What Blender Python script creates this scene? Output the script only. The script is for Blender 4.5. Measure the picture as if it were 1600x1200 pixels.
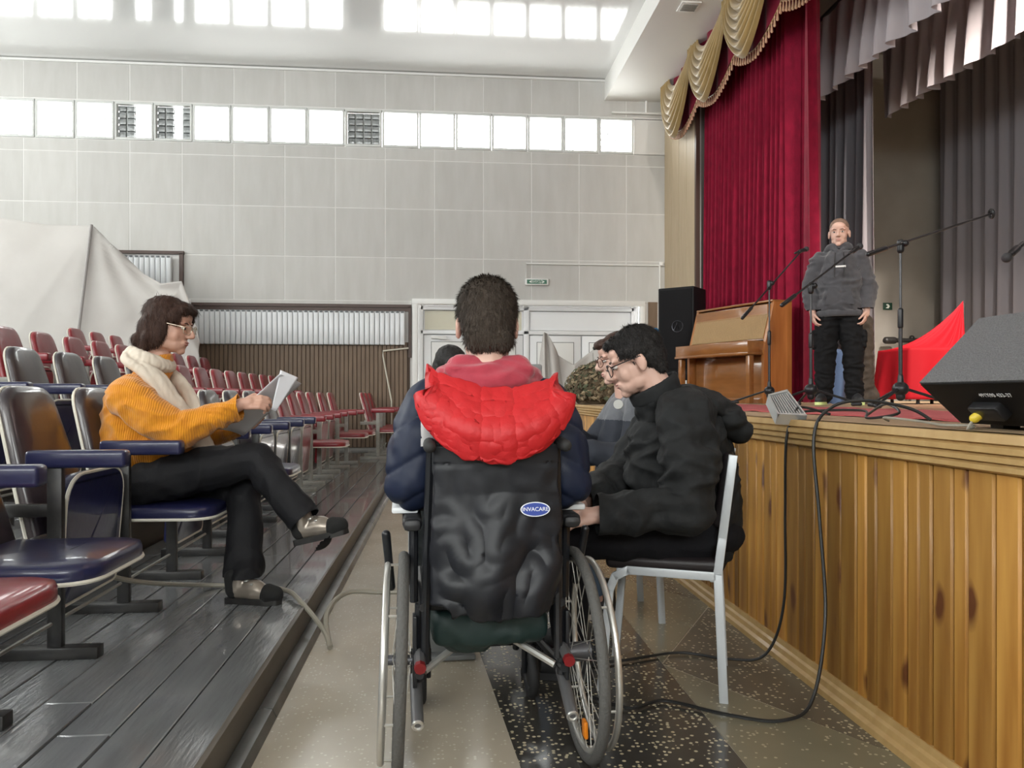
import bpy, bmesh, math, random
from mathutils import Vector as V, Matrix as M, noise as NZ
random.seed(11)
PI = math.pi
for o in list(bpy.data.objects): bpy.data.objects.remove(o)
sc = bpy.context.scene
C = sc.collection

# ------------------------------------------------------------------ camera
YAW = math.radians(5.19); EYE = 1.05; FOC = 1200.0
cd = bpy.data.cameras.new('camera'); cam = bpy.data.objects.new('camera', cd); C.objects.link(cam)
cam.location = (0, 0, EYE); cam.rotation_euler = (PI/2, 0, -YAW)
cd.sensor_width = 36; cd.lens = FOC/1600*36; cd.shift_y = 17/1600; cd.clip_start = .05; cd.clip_end = 100
sc.camera = cam

# ------------------------------------------------------------------ daylight (overcast sky seen through the windows)
wd = bpy.data.worlds.new('sky'); sc.world = wd; wd.use_nodes = True
bgn = wd.node_tree.nodes['Background']; bgn.inputs[0].default_value = (1, .985, .965, 1); bgn.inputs[1].default_value = 19.0
def portal(loc, rot, sx, sy):
    l = bpy.data.lights.new('daylight', 'AREA'); l.shape = 'RECTANGLE'; l.size = sx; l.size_y = sy
    l.cycles.is_portal = True
    o = bpy.data.objects.new('daylight', l); C.objects.link(o); o.location = loc; o.rotation_euler = rot
portal((-3, 13.3, 5.5), (-PI/2, 0, 0), 13.0, .62)          # strip in the far wall
portal((-2.5, -8.3, 4.6), (PI/2, 0, 0), 12.5, 2.0)         # assumed windows behind the camera, added for frontal daylight
portal((-9.8, 2.5, 5.0), (PI/2, 0, -PI/2), 18.0, 1.6)      # assumed strip in the side wall, added for daylight
sc.view_settings.view_transform = 'Standard'; sc.view_settings.look = 'None'
sc.view_settings.gamma = 1; sc.view_settings.use_curve_mapping = False
sc.view_settings.exposure = -0.14

# ------------------------------------------------------------------ helpers
def at(px, py, d):
    sx = (px-800)/FOC*d
    return V((sx*math.cos(YAW)+d*math.sin(YAW), d*math.cos(YAW)-sx*math.sin(YAW), EYE+(617-py)/FOC*d))
def look(d, up=V((0,0,1)), loc=V((0,0,0)), s=1):          # matrix whose local +y points along d
    y = V(d).normalized(); x = y.cross(up).normalized(); z = x.cross(y)
    return M.Translation(V(loc)) @ M((x, y, z)).transposed().to_4x4() @ M.Scale(s, 4)
class MB:
    def __init__(s): s.v = []; s.f = []; s.T = M.Identity(4)
    def add(s, vs, fs):
        n = len(s.v); s.v += [tuple(s.T @ V(p)) for p in vs]; s.f += [tuple(i+n for i in f) for f in fs]; return s
    def bm(s, b, mtx=None):
        if mtx is not None: b.transform(mtx)
        b.verts.index_update(); s.add([v.co.copy() for v in b.verts], [[v.index for v in f.verts] for f in b.faces]); b.free(); return s
    def box(s, c, d, bev=0, rot=None, seg=2):
        b = bmesh.new(); bmesh.ops.create_cube(b, size=1, matrix=M.Diagonal((d[0], d[1], d[2], 1)))
        if bev: bmesh.ops.bevel(b, geom=b.edges[:], offset=bev, segments=seg, affect='EDGES', profile=.5)
        return s.bm(b, M.Translation(V(c)) @ (rot.to_4x4() if rot else M.Identity(4)))
    def ell(s, c, r, rot=None, n=18):
        b = bmesh.new(); bmesh.ops.create_uvsphere(b, u_segments=n, v_segments=n//2+1, radius=1)
        if not hasattr(r, '__len__'): r = (r, r, r)
        return s.bm(b, M.Translation(V(c)) @ (rot.to_4x4() if rot else M.Identity(4)) @ M.Diagonal((r[0], r[1], r[2], 1)))
    def cap(s, a, b, r0, r1=None, n=14):
        r1 = r0 if r1 is None else r1; a = V(a); b = V(b); d = b-a; L = d.length
        if L < 1e-6: return s.ell(a, r0)
        pts = []; rr = []
        for k in range(5): t = PI/2*(k/5); pts.append(-r0*math.cos(t)); rr.append(max(r0*math.sin(t), .0004))
        pts.append(0); rr.append(r0); pts.append(L); rr.append(r1)
        for k in range(1, 6): t = PI/2*k/5; pts.append(L+r1*math.sin(t)); rr.append(max(r1*math.cos(t), .0004))
        d.normalize(); return s.tube([a+d*t for t in pts], rr, n)
    def tube(s, pts, r, n=8, closed=False):
        pts = [V(p) for p in pts]; k = len(pts)
        if not hasattr(r, '__len__'): r = [r]*k
        t0 = (pts[1]-pts[0]).normalized(); u = t0.orthogonal().normalized(); vs = []; fs = []
        for i, p in enumerate(pts):
            if closed: t = (pts[(i+1) % k]-pts[i-1]).normalized()
            else: t = (pts[min(i+1, k-1)]-pts[max(i-1, 0)]).normalized()
            u = (u - t*u.dot(t)).normalized(); w = t.cross(u)
            for j in range(n):
                a = 2*PI*j/n; vs.append(p+(u*math.cos(a)+w*math.sin(a))*r[i])
        for i in range(k if closed else k-1):
            for j in range(n):
                a = i*n+j; b = i*n+(j+1) % n; c = ((i+1) % k)*n
                fs.append((a, b, c+(j+1) % n, c+j))
        if not closed: fs.append(tuple(range(n))[::-1]); fs.append(tuple((k-1)*n+j for j in range(n)))
        return s.add(vs, fs)
    def torus(s, c, R, r, axis=(1,0,0), n=48, m=10):
        ax = V(axis).normalized(); u = ax.orthogonal().normalized(); w = ax.cross(u)
        return s.tube([V(c)+(u*math.cos(2*PI*i/n)+w*math.sin(2*PI*i/n))*R for i in range(n)], r, m, True)
    def prism(s, poly, d):                                  # 3-D polygon swept by vector d
        poly = [V(p) for p in poly]; d = V(d); n = len(poly)
        fs = [tuple(range(n))[::-1], tuple(range(n, 2*n))]+[(i, (i+1) % n, n+(i+1) % n, n+i) for i in range(n)]
        return s.add(poly+[p+d for p in poly], fs)
    def grid(s, fn, nu, nv, th=0):
        g = [[V(fn(i/nu, j/nv)) for j in range(nv+1)] for i in range(nu+1)]; k = nv+1
        vs = [p for r in g for p in r]; fs = []
        for i in range(nu):
            for j in range(nv): a = i*k+j; fs.append((a, a+k, a+k+1, a+1))
        if th:
            N = len(vs); nr = []
            for i in range(nu+1):
                for j in range(nv+1):
                    du = g[min(i+1, nu)][j]-g[max(i-1, 0)][j]; dv = g[i][min(j+1, nv)]-g[i][max(j-1, 0)]
                    q = du.cross(dv); nr.append(q.normalized() if q.length > 1e-9 else V((0, 0, 1)))
            vs += [p-q*th for p, q in zip(vs, nr)]; fs += [tuple(a+N for a in f[::-1]) for f in fs]
            for i in range(nu):
                a = i*k; fs.append((a, a+N, a+k+N, a+k)); a = i*k+nv; fs.append((a+k, a+k+N, a+N, a))
            for j in range(nv):
                fs.append((j+1, j+1+N, j+N, j)); a = nu*k+j; fs.append((a, a+N, a+1+N, a+1))
        return s.add(vs, fs)
    def mesh(s, name, ang=.7):
        me = bpy.data.meshes.new(name); me.from_pydata(s.v, [], s.f); me.update()
        b = bmesh.new(); b.from_mesh(me); bmesh.ops.recalc_face_normals(b, faces=b.faces[:]); b.to_mesh(me); b.free()
        me.shade_smooth(); me.set_sharp_from_angle(angle=ang); return me
    def build(s, name, mat, parent=None, ang=.7): return link(name, s.mesh(name, ang), mat, parent)
WINV = {}
def link(name, me, mat, parent=None):
    o = bpy.data.objects.new(name, me); C.objects.link(o)
    if mat is not None and not me.materials: me.materials.append(mat)
    if parent is not None:
        o.parent = parent
        if parent in WINV: o.matrix_parent_inverse = WINV[parent]
    return o
def tag(o, label=None, cat=None, group=None, kind=None):
    if label: o['label'] = label
    if cat: o['category'] = cat
    if group: o['group'] = group
    if kind: o['kind'] = kind
    return o
def thing(name, label, cat, loc=(0,0,0), rz=0, group=None, world=False, kind=None):
    o = bpy.data.objects.new(name, None); C.objects.link(o); o.empty_display_size = .1
    o.location = loc; o.rotation_euler = (0, 0, rz); tag(o, label, cat, group, kind)
    if world: WINV[o] = M.Translation(-V(loc))            # parts are given in room coordinates
    return o
def dup(o, parent=None):
    c = o.copy(); C.objects.link(c)
    if parent is not None: c.parent = parent
    for ch in list(o.children): dup(ch, c)
    return c
def blob(name, mb, mat, parent=None, vox=.008, smooth=4, wr=None, fn=None, cuts=()):   # merged, continuous surface
    me = bpy.data.meshes.new('tmp'); me.from_pydata(mb.v, [], mb.f); me.update()
    b = bmesh.new(); b.from_mesh(me); bmesh.ops.recalc_face_normals(b, faces=b.faces[:]); b.to_mesh(me); b.free()
    o = bpy.data.objects.new('tmp', me); C.objects.link(o)
    m = o.modifiers.new('r', 'REMESH'); m.mode = 'VOXEL'; m.voxel_size = vox
    if smooth: m = o.modifiers.new('s', 'SMOOTH'); m.iterations = smooth; m.factor = .5
    dg = bpy.context.evaluated_depsgraph_get()
    r = bpy.data.meshes.new_from_object(o.evaluated_get(dg)); r.name = name
    bpy.data.objects.remove(o); bpy.data.meshes.remove(me)
    if wr or fn:
        ns = [v.normal.copy() for v in r.vertices]
        for v, q in zip(r.vertices, ns):
            k = 0
            if wr:
                a, s_ = wr[0], wr[1]; p = V(v.co)*s_
                if len(wr) > 2: p = V((p.x*wr[2][0], p.y*wr[2][1], p.z*wr[2][2]))
                w = NZ.noise(p+V((0,0,1))*NZ.noise(p*.5)*1.5); k = a*(1-2.4*abs(w)) + a*.5*NZ.noise(p*2.3)
            if fn: k += fn(v.co, q)
            v.co = v.co+q*k
    for pt, nm, rad in cuts:                              # clean hems and cuffs
        b = bmesh.new(); b.from_mesh(r); pt = V(pt)
        fs = [f for f in b.faces if (f.calc_center_median()-pt).length < rad]
        es = {e for f in fs for e in f.edges}; vs = {v for f in fs for v in f.verts}
        bmesh.ops.bisect_plane(b, geom=fs+list(es)+list(vs), plane_co=pt, plane_no=V(nm), clear_outer=True); b.to_mesh(r); b.free()
    r.shade_smooth(); return link(name, r, mat, parent)
def strands(hair, n, ln, flow, m, seed=1, lift=.5):       # short blades of hair growing from the hair mass
    rg = random.Random(seed); me = hair.data; mb = MB(); ps = me.polygons; fl = V(flow)
    for i in range(n):
        p = ps[rg.randrange(len(ps))]; c = V(p.center); q = V(p.normal); d = fl-q*fl.dot(q)
        d = (d.normalized() if d.length > .05 else V((0, 0, 0)))+q*lift+V((rg.uniform(-.35,.35), rg.uniform(-.35,.35), rg.uniform(-.35,.35))); d.normalize()
        L = ln*rg.uniform(.6, 1.2); s = d.cross(q); s = (s.normalized() if s.length > 1e-3 else q.orthogonal())*.0011
        c = c-q*.002; e = c+d*L*.55; t = c+d*L-q*L*.12; mb.add([c-s, c+s, e+s*.8, e-s*.8, t], [(0, 1, 2, 3), (3, 2, 4)])
    me2 = bpy.data.meshes.new('strands'); me2.from_pydata(mb.v, [], mb.f); me2.update(); return tag(link('strands', me2, m, hair), kind='stuff')

# ------------------------------------------------------------------ materials
MATS = {}
def mat(name, col, rough=.6, metal=0, c2=None, nscale=6, nmix=.5, bump=0, bscale=60, stretch=(1,1,1), spec=.5, coat=0, rnd=0, sheen=0, detail=4):
    if name in MATS: return MATS[name]
    m = bpy.data.materials.new(name); m.use_nodes = True; nt = m.node_tree; N = nt.nodes; L = nt.links
    p = N['Principled BSDF']; p.inputs['Base Color'].default_value = (*col, 1); p.inputs['Roughness'].default_value = rough
    p.inputs['Metallic'].default_value = metal; p.inputs['Specular IOR Level'].default_value = spec
    p.inputs['Coat Weight'].default_value = coat; p.inputs['Coat Roughness'].default_value = .06
    if sheen: p.inputs['Sheen Weight'].default_value = sheen
    tc = N.new('ShaderNodeTexCoord'); mp = N.new('ShaderNodeMapping'); mp.inputs['Scale'].default_value = stretch
    L.new(tc.outputs['Object'], mp.inputs[0]); m['src'] = 1
    last = None
    if c2:
        t = N.new('ShaderNodeTexNoise'); t.inputs['Scale'].default_value = nscale; t.inputs['Detail'].default_value = detail
        L.new(mp.outputs[0], t.inputs[0])
        r = N.new('ShaderNodeMapRange'); r.inputs[1].default_value = .5-.25*nmix-.05; r.inputs[2].default_value = .5+.25*nmix+.05; L.new(t.outputs[0], r.inputs[0])
        x = N.new('ShaderNodeMix'); x.data_type = 'RGBA'; x.inputs[6].default_value = (*col, 1); x.inputs[7].default_value = (*c2, 1)
        L.new(r.outputs[0], x.inputs[0]); last = x.outputs[2]; L.new(last, p.inputs['Base Color'])
    if rnd:
        oi = N.new('ShaderNodeObjectInfo'); r = N.new('ShaderNodeMapRange'); r.inputs[3].default_value = 1-rnd; r.inputs[4].default_value = 1+rnd*.6
        L.new(oi.outputs['Random'], r.inputs[0]); h = N.new('ShaderNodeHueSaturation'); L.new(r.outputs[0], h.inputs['Value'])
        if last: L.new(last, h.inputs['Color'])
        else: h.inputs['Color'].default_value = (*col, 1)
        L.new(h.outputs[0], p.inputs['Base Color'])
    if bump:
        t = N.new('ShaderNodeTexNoise'); t.inputs['Scale'].default_value = bscale; t.inputs['Detail'].default_value = 4; L.new(mp.outputs[0], t.inputs[0])
        b = N.new('ShaderNodeBump'); b.inputs['Strength'].default_value = bump; b.inputs['Distance'].default_value = .01
        L.new(t.outputs[0], b.inputs['Height']); L.new(b.outputs[0], p.inputs['Normal'])
    MATS[name] = m; return m
def terrazzo(name, base, base2, chip, size, amount, rough):
    m = mat(name, base, rough, c2=base2, nscale=2.2, nmix=.8); nt = m.node_tree; N = nt.nodes; L = nt.links
    p = N['Principled BSDF']; src = p.inputs['Base Color'].links[0].from_socket
    tc = [n for n in N if n.type == 'TEX_COORD'][0]
    vo = N.new('ShaderNodeTexVoronoi'); vo.inputs['Scale'].default_value = size; L.new(tc.outputs['Object'], vo.inputs['Vector'])
    wn = N.new('ShaderNodeSeparateColor'); L.new(vo.outputs['Color'], wn.inputs[0])
    a = N.new('ShaderNodeMath'); a.operation = 'LESS_THAN'; L.new(wn.outputs[0], a.inputs[0]); a.inputs[1].default_value = amount
    b = N.new('ShaderNodeMath'); b.operation = 'LESS_THAN'; L.new(vo.outputs['Distance'], b.inputs[0]); b.inputs[1].default_value = .36
    c = N.new('ShaderNodeMath'); c.operation = 'MULTIPLY'; L.new(a.outputs[0], c.inputs[0]); L.new(b.outputs[0], c.inputs[1])
    x = N.new('ShaderNodeMix'); x.data_type = 'RGBA'; L.new(c.outputs[0], x.inputs[0]); L.new(src, x.inputs[6]); x.inputs[7].default_value = (*chip, 1)
    L.new(x.outputs[2], p.inputs['Base Color']); return m
def pine(name, knots=True, lo=(.33,.135,.022), hi=(.58,.31,.072)):
    m = mat(name, hi, .46, c2=lo, nscale=5, nmix=.7, stretch=(3.2, 3.2, .28), rnd=.46, coat=.06); nt = m.node_tree; N = nt.nodes; L = nt.links
    p = N['Principled BSDF']; src = p.inputs['Base Color'].links[0].from_socket
    if knots:
        tc = [n for n in N if n.type == 'TEX_COORD'][0]; oi = [n for n in N if n.type == 'OBJECT_INFO'][0]
        cm = N.new('ShaderNodeCombineXYZ'); ml = N.new('ShaderNodeMath'); ml.operation = 'MULTIPLY'; ml.inputs[1].default_value = 37.0
        L.new(oi.outputs['Random'], ml.inputs[0]); L.new(ml.outputs[0], cm.inputs[2])
        va = N.new('ShaderNodeVectorMath'); va.operation = 'ADD'; L.new(tc.outputs['Object'], va.inputs[0]); L.new(cm.outputs[0], va.inputs[1])
        ns = N.new('ShaderNodeTexNoise'); ns.inputs['Scale'].default_value = 9; L.new(va.outputs[0], ns.inputs[0])
        vm = N.new('ShaderNodeVectorMath'); vm.operation = 'SCALE'; vm.inputs['Scale'].default_value = .05; L.new(ns.outputs['Color'], vm.inputs[0])
        vb = N.new('ShaderNodeVectorMath'); vb.operation = 'ADD'; L.new(va.outputs[0], vb.inputs[0]); L.new(vm.outputs[0], vb.inputs[1])
        mp = N.new('ShaderNodeMapping'); mp.inputs['Scale'].default_value = (4, 9, 3.4); L.new(vb.outputs[0], mp.inputs[0])
        vo = N.new('ShaderNodeTexVoronoi'); vo.inputs['Scale'].default_value = 1; L.new(mp.outputs[0], vo.inputs['Vector'])
        r = N.new('ShaderNodeMapRange'); r.inputs[1].default_value = .12; r.inputs[2].default_value = .24; r.inputs[3].default_value = 1; r.inputs[4].default_value = 0
        L.new(vo.outputs['Distance'], r.inputs[0])
        x = N.new('ShaderNodeMix'); x.data_type = 'RGBA'; L.new(r.outputs[0], x.inputs[0]); L.new(src, x.inputs[6]); x.inputs[7].default_value = (.12, .038, .010, 1)
        L.new(x.outputs[2], p.inputs['Base Color'])
    return m
def glassmat(name, tint, refl=.1, alpha=.9):
    m = bpy.data.materials.new(name); m.use_nodes = True; nt = m.node_tree; N = nt.nodes; L = nt.links; N.clear()
    o = N.new('ShaderNodeOutputMaterial'); t = N.new('ShaderNodeBsdfTransparent'); t.inputs[0].default_value = (*tint, 1)
    g = N.new('ShaderNodeBsdfGlossy'); g.inputs['Roughness'].default_value = .08; x = N.new('ShaderNodeMixShader'); x.inputs[0].default_value = refl
    L.new(t.outputs[0], x.inputs[1]); L.new(g.outputs[0], x.inputs[2]); L.new(x.outputs[0], o.inputs[0]); MATS[name] = m; return m
ORD = ['first','second','third','fourth','fifth','sixth','seventh','eighth','ninth','tenth','eleventh','twelfth','thirteenth','fourteenth','fifteenth','sixteenth','seventeenth','eighteenth','nineteenth','twentieth','twenty-first','twenty-second']
# ------------------------------------------------------------------ the room
m_plaster = mat('plaster', (.60,.60,.58), .85, c2=(.54,.54,.52), nscale=1.5, bump=.15, bscale=40)
m_seam = mat('seam_filler', (.72,.71,.69), .9, bump=.2, bscale=50)
m_panel = mat('wall_panel', (.585,.575,.555), .8, c2=(.52,.51,.485), nscale=2.5, nmix=.9, bump=.12, bscale=90, rnd=.05, stretch=(3,1,.6))
m_white = mat('white_paint', (.80,.80,.78), .45)
m_pvc = mat('white_plastic', (.80,.81,.82), .3)
m_brown = mat('brown_trim', (.055,.025,.016), .45)
m_ceil = mat('stretch_ceiling', (.70,.70,.69), .12, coat=1, bump=.004, bscale=3)
m_soffit = mat('soffit_paint', (.80,.79,.76), .6)
m_conc = terrazzo('pale_terrazzo', (.50,.44,.35), (.38,.33,.255), (.58,.53,.43), 85, .18, .22)
def struct(name, mb, m, parent=None):
    o = mb.build(name, m, parent)
    if parent is None: o['kind'] = 'structure'
    return o
floor = struct('floor', MB().box((-.25, 2.5, -.1), (18.7, 21.2, .2)), m_conc)
m_dark = terrazzo('dark_terrazzo', (.035,.032,.028), (.055,.05,.042), (.50,.44,.30), 62, .46, .20)
m_mid = terrazzo('brown_terrazzo', (.135,.115,.085), (.10,.085,.062), (.46,.40,.28), 62, .34, .25)
m_grn = terrazzo('greenish_terrazzo', (.215,.195,.135), (.17,.155,.105), (.40,.36,.26), 70, .2, .22)
def slab(poly, m): MB().prism([(x, y, .0004) for x, y in poly], (0, 0, .0016)).build('terrazzo_panel', m, floor)
slab([(.26,-3), (.855,-3), (.855,7), (.02,7), (.035,4.8), (.22,2.15)], m_dark)
for k in range(-2, 4):
    y0 = 2.93+1.66*k
    slab([(.858, y0), (1.34, y0-.83), (1.34, y0+.81)], m_mid)
    slab([(.858, y0+.012), (1.34, y0+.825), (.858, y0+1.64)], m_grn)
YB = 13.0
wall = struct('wall_back', MB().box((-5.0, YB+.125, 2.6), (9.0, .24, 5.2)).box((3.70, YB+.125, 2.6), (.48, .24, 5.2)).box((1.48, YB+.125, 3.91), (3.98, .24, 2.58))
              .box((-2.8, YB+.125, 6.25), (13.4, .24, .9)).box((3.63, YB+.125, 5.5), (.66, .24, .62)).box((-9.2, YB+.125, 5.5), (.6, .24, .62)), m_seam)
XC = [-.13+.822*k for k in range(-11, 6)]
ZR = [2.62, 3.35, 4.17, 4.99, 5.19]
for i in range(len(XC)-1):
    x0, x1 = XC[i]+.008, min(XC[i+1], 3.86)-.008
    for j in range(4):
        if j == 0 and x0 > -6 and x1 < -4.2: continue
        MB().box(((x0+x1)/2, YB+.013, (ZR[j]+ZR[j+1])/2), (x1-x0, .022, ZR[j+1]-ZR[j]-.016), .003, seg=1).build('panel', m_panel, wall)
    MB().box(((x0+x1)/2, YB+.013, 6.16), (x1-x0, .022, .64), .003, seg=1).build('panel', m_panel, wall)
MB().box((-5.05, YB+.013, 1.27), (8.85, .02, 2.5)).build('panel', m_plaster, wall)
MB().box((-2.3, YB+.006, 2.59), (3.6, .03, .05)).build('panel', m_panel, wall)
struct('wall_left', MB().box((-9.62, 2.5, 2.1), (.24, 21, 4.2)).box((-9.62, 2.5, 6.3), (.24, 21, .95)).box((-9.62, -7.3, 5), (.24, 1.5, 1.7)).box((-9.62, 12.3, 5), (.24, 1.5, 1.7)), m_plaster)
struct('wall_behind', MB().box((-2.8, -8.12, .75), (13.6, .24, 1.5)).box((-2.8, -8.12, 2.55), (13.6, .24, 2.1)).box((-2.8, -8.12, 6.25), (13.6, .24, 1.3)).box((-9.2, -8.12, 4.6), (.9, .24, 2.1)).box((6.3, -8.12, 3.3), (5.2, .24, 6.6)), m_plaster)
struct('wall_right', MB().box((3.90, 12.2, 3.1), (.06, 1.6, 6.2)), m_plaster)
struct('wall_right_near', MB().box((3.99, -4.65, 3.1), (.24, 6.8, 6.2)), m_plaster)
m_glass = glassmat('window_glass', (.95,.97,.97), .08)
m_gblock = mat('blocked_glass_block', (.16,.17,.17), .15, c2=(.34,.36,.36), nscale=18, nmix=.9, coat=.5)  # sky blocked behind these panes; the missing light is put into their colour
m_bar = mat('mortar_bar', (.10,.10,.10), .6)
m_frame = mat('window_frame_paint', (.62,.63,.61), .5)
# strip of glass-block windows
WP = .6135
fr = MB()
for sx in (-1, 1): fr.box((sx*(WP/2-.022), 0, 0), (.036, .09, .62), .008, seg=1)
for sz in (-1, 1): fr.box((0, 0, sz*.29), (WP-.008, .09, .044), .008, seg=1)
fr_me = fr.mesh('frame'); fr_me.materials.append(m_frame)
pw = (WP-.08)/4
pane_me = MB().box((0, 0, 0), (pw-.006, .03, .53)).mesh('pane'); pane_me.materials.append(m_glass)
blk = MB()
for j in range(5): blk.box((0, 0, -.212+.106*j), (pw-.014, .05, .094), .012, seg=2)
blk.box((0, .03, 0), (pw, .02, .54))
blk_me = blk.mesh('pane'); blk_me.materials.append(m_gblock)
bar_me = MB()
for j in range(4): bar_me.box((0, .022, -.159+.106*j), (pw-.004, .012, .009))
bar_me = bar_me.mesh('mortar_bar'); bar_me.materials.append(m_bar)
stile_me = MB().box((0, .02, 0), (.010, .03, .53)).mesh('divider'); stile_me.materials.append(m_frame)
dark = {11: (0, 1, 2, 3), 18-1: (0, 1), 16: (0, 1, 3)}
dark = {7: (0, 1, 2, 3), 13: (0, 1), 12: (0, 1, 3)}
for k in range(20):
    xc = 3.29-WP*(k+.5)
    w = thing('window_%d' % (k+1), None, None, (xc, YB+.03, 5.505), kind='structure')
    link('frame', fr_me, None, w)
    for c in range(4):
        d = c in dark.get(k, ())
        p = link('pane', blk_me if d else pane_me, None, w); p.location = (-(WP-.08)/2+pw*(c+.5), .03, 0)
        if d or k > 12 or k in (0, 1): link('mortar_bar', bar_me, None, p)
        if c and (k > 10 or k < 2 or d): s = link('divider', stile_me, None, w); s.location = (-(WP-.08)/2+pw*c, .03, 0)
def added_win(name, c, w, h, n, axis):
    t = thing(name, None, None, c, 0 if axis == 'x' else PI/2, kind='structure')
    f = MB().box((0, 0, -h/2), (w, .1, .08)).box((0, 0, h/2), (w, .1, .08))
    for i in range(n+1): f.box((-w/2+w*i/n, 0, 0), (.08, .1, h))
    f.build('frame', m_frame, t)
    for i in range(n): MB().box((-w/2+w*(i+.5)/n, 0, 0), (w/n-.08, .01, h-.08)).build('pane', m_glass, t)
added_win('window_21', (-2.5, -8.1, 4.6), 12.5, 2.0, 8, 'x')  # unseen windows assumed behind the camera as a frontal light source
added_win('window_22', (-9.6, 2.5, 5.0), 18, 1.6, 14, 'y')  # unseen side-wall windows, assumed to bring in more daylight
struct('ceiling', MB().box((-3.4, 2.5, 6.57), (12.4, 21.2, .2)), m_ceil)
struct('trim_1', MB().box((3.43, 2.5, 6.41), (1.30, 21.1, .6)), m_soffit)
struct('trim_2', MB().box((-2.4, YB-.012, 6.44), (12.3, .03, .035)), m_white)
vent = thing('ceiling_vent', 'small square vent grille set in the white soffit beside the gold swags', 'vent', (3.20, 9.75, 6.11))
MB().box((0, 0, -.008), (.26, .26, .016), .004).build('frame', m_soffit, vent)
for i in range(6): MB().box((0, -.08+.032*i, -.018), (.19, .008, .014)).build('slat', mat('vent_grey', (.30,.30,.28), .6), vent)
# wood panel at the edge of the stage opening
m_oak = mat('pale_wood_laminate', (.50,.40,.27), .5, c2=(.38,.29,.18), nscale=7, nmix=.8, stretch=(6,6,.25))
wp = struct('trim_3', MB().box((3.855, 12.2, 3.05), (.03, 1.6, 6.1)), m_oak)
struct('trim_4', MB().box((3.86, 11.37, 3.05), (.06, .07, 6.1)), m_brown)
for k in range(4): MB().box((3.836, 12.8-.4*k, 3.05), (.008, .392, 6.1), .003, seg=1).build('panel', m_oak, wp)
# doors in the far wall
m_beige = mat('beige_frosted_pane', (.60,.57,.44), .35)
dr = thing('door_1', None, None, (1.48, YB, 0), kind='structure', world=True)
f = MB().box((-.455, YB-.02, 1.33), (.09, .10, 2.66), .01).box((3.43, YB-.02, 1.33), (.09, .10, 2.66), .01).box((1.48, YB-.026, 2.615), (3.97, .10, .09), .01)
f.build('frame', m_white, dr)
MB().box((1.48, YB+.22, 1.3), (3.9, .03, 2.6)).build('backing', m_pvc, dr)
f = MB().box((1.44, YB+.17, 1.3), (.10, .09, 2.58), .01).box((-.36, YB+.17, 1.3), (.08, .09, 2.58), .01).box((3.32, YB+.17, 1.3), (.08, .09, 2.58), .01).box((1.48, YB+.17, 2.12), (3.7, .09, .07), .01).box((1.48, YB+.17, 2.53), (3.7, .09, .07), .01)
f.build('mullion', m_pvc, dr)
MB().box((.53, YB+.19, 2.325), (1.66, .02, .32)).build('transom_pane', m_beige, dr)
MB().box((2.39, YB+.19, 2.325), (1.76, .02, .32)).build('transom_pane', m_pvc, dr)
m_line = mat('dark_gasket', (.12,.12,.12), .5)
for i, (x0, x1) in enumerate([(-.31, .55), (.57, 1.38), (1.50, 2.39), (2.41, 3.27)]):
    lf = MB().box(((x0+x1)/2, YB+.17, 1.05), (x1-x0, .06, 2.04), .008).build('door_leaf', m_pvc, dr)
    MB().box(((x0+x1)/2, YB+.137, 1.45), (x1-x0-.24, .008, 1.02)).build('gasket', m_line, lf)
    MB().box(((x0+x1)/2, YB+.133, 1.45), (x1-x0-.26, .012, 1.00), .004).build('inset_panel', m_white, lf)
    MB().box(((x0+x1)/2, YB+.133, .5), (x1-x0-.24, .012, .6), .004).build('inset_panel', m_white, lf)
    if i < 2: MB().box((x0+.25, YB+.11, 2.03), (.26, .05, .05), .01).tube([(x0+.25, YB+.1, 2.0), (x0+.42, YB+.02, 2.0)], .008).build('door_closer', m_white, lf)
# radiators in brown niches, wood-slat wainscot
m_rad = mat('radiator_enamel', (.74,.76,.78), .3)
m_slot = mat('radiator_slot', (.16,.17,.18), .6)
sec = MB().box((0, 0, 0), (.079, .085, .56), .012).box((0, -.043, -.02), (.060, .012, .50), .005)
sec_me = sec.mesh('section'); sec_me.materials.append(m_rad)
slot_me = MB().box((0, -.044, .265), (.05, .014, .03), .003).mesh('slot'); slot_me.materials.append(m_slot)
def radiator(x0, x1, zc, label):
    n = int((x1-x0)/.083); t = thing('radiator', label, 'radiator', (x0, YB-.08, zc-.29))
    for i in range(n):
        s = link('section', sec_me, None, t); s.location = (.083*(i+.5), 0, .29)
        link('slot', slot_me, None, s)
    MB().tube([(0, 0, .05), (n*.083, 0, .05)], .018).tube([(0, 0, .52), (n*.083, 0, .52)], .018).build('manifold', m_rad, t)
radiator(-4.02, -.60, 2.16, 'long white sectional radiator in brown niche left of the doors')
radiator(-5.7, -4.30, 3.02, 'short white radiator high on the wall, half hidden by the white sheet')
struct('trim_5', MB().box((-2.30, YB-.02, 2.535), (3.56, .06, .05)).box((-.54, YB-.02, 2.1), (.05, .06, .85)).box((-2.3, YB-.01, 2.48), (3.5, .03, .07)), m_brown)
struct('trim_6', MB().box((-5.0, YB-.02, 3.37), (1.6, .06, .05)).box((-4.24, YB-.02, 2.98), (.06, .06, .76)), m_brown)
m_slat = mat('brown_wood_slat', (.21,.14,.088), .5, c2=(.14,.09,.055), nscale=9, nmix=.9, stretch=(3,3,.25), rnd=0)
wn = struct('trim_7', MB().box((-2.29, YB-.005, 1.05), (3.5, .03, 1.76)), mat('slat_gap', (.07,.045,.03), .7))
sl = MB()
for i in range(50): sl.box((-4.02+.0695*i, YB-.03, 1.05), (.060, .02, 1.75), .004, seg=1)
tag(sl.build('slats', m_slat, wn), kind='stuff')
MB().box((3.62, YB-.01, 2.2), (.16, .03, .9)).build('slat_panel', m_slat, wn)
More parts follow.
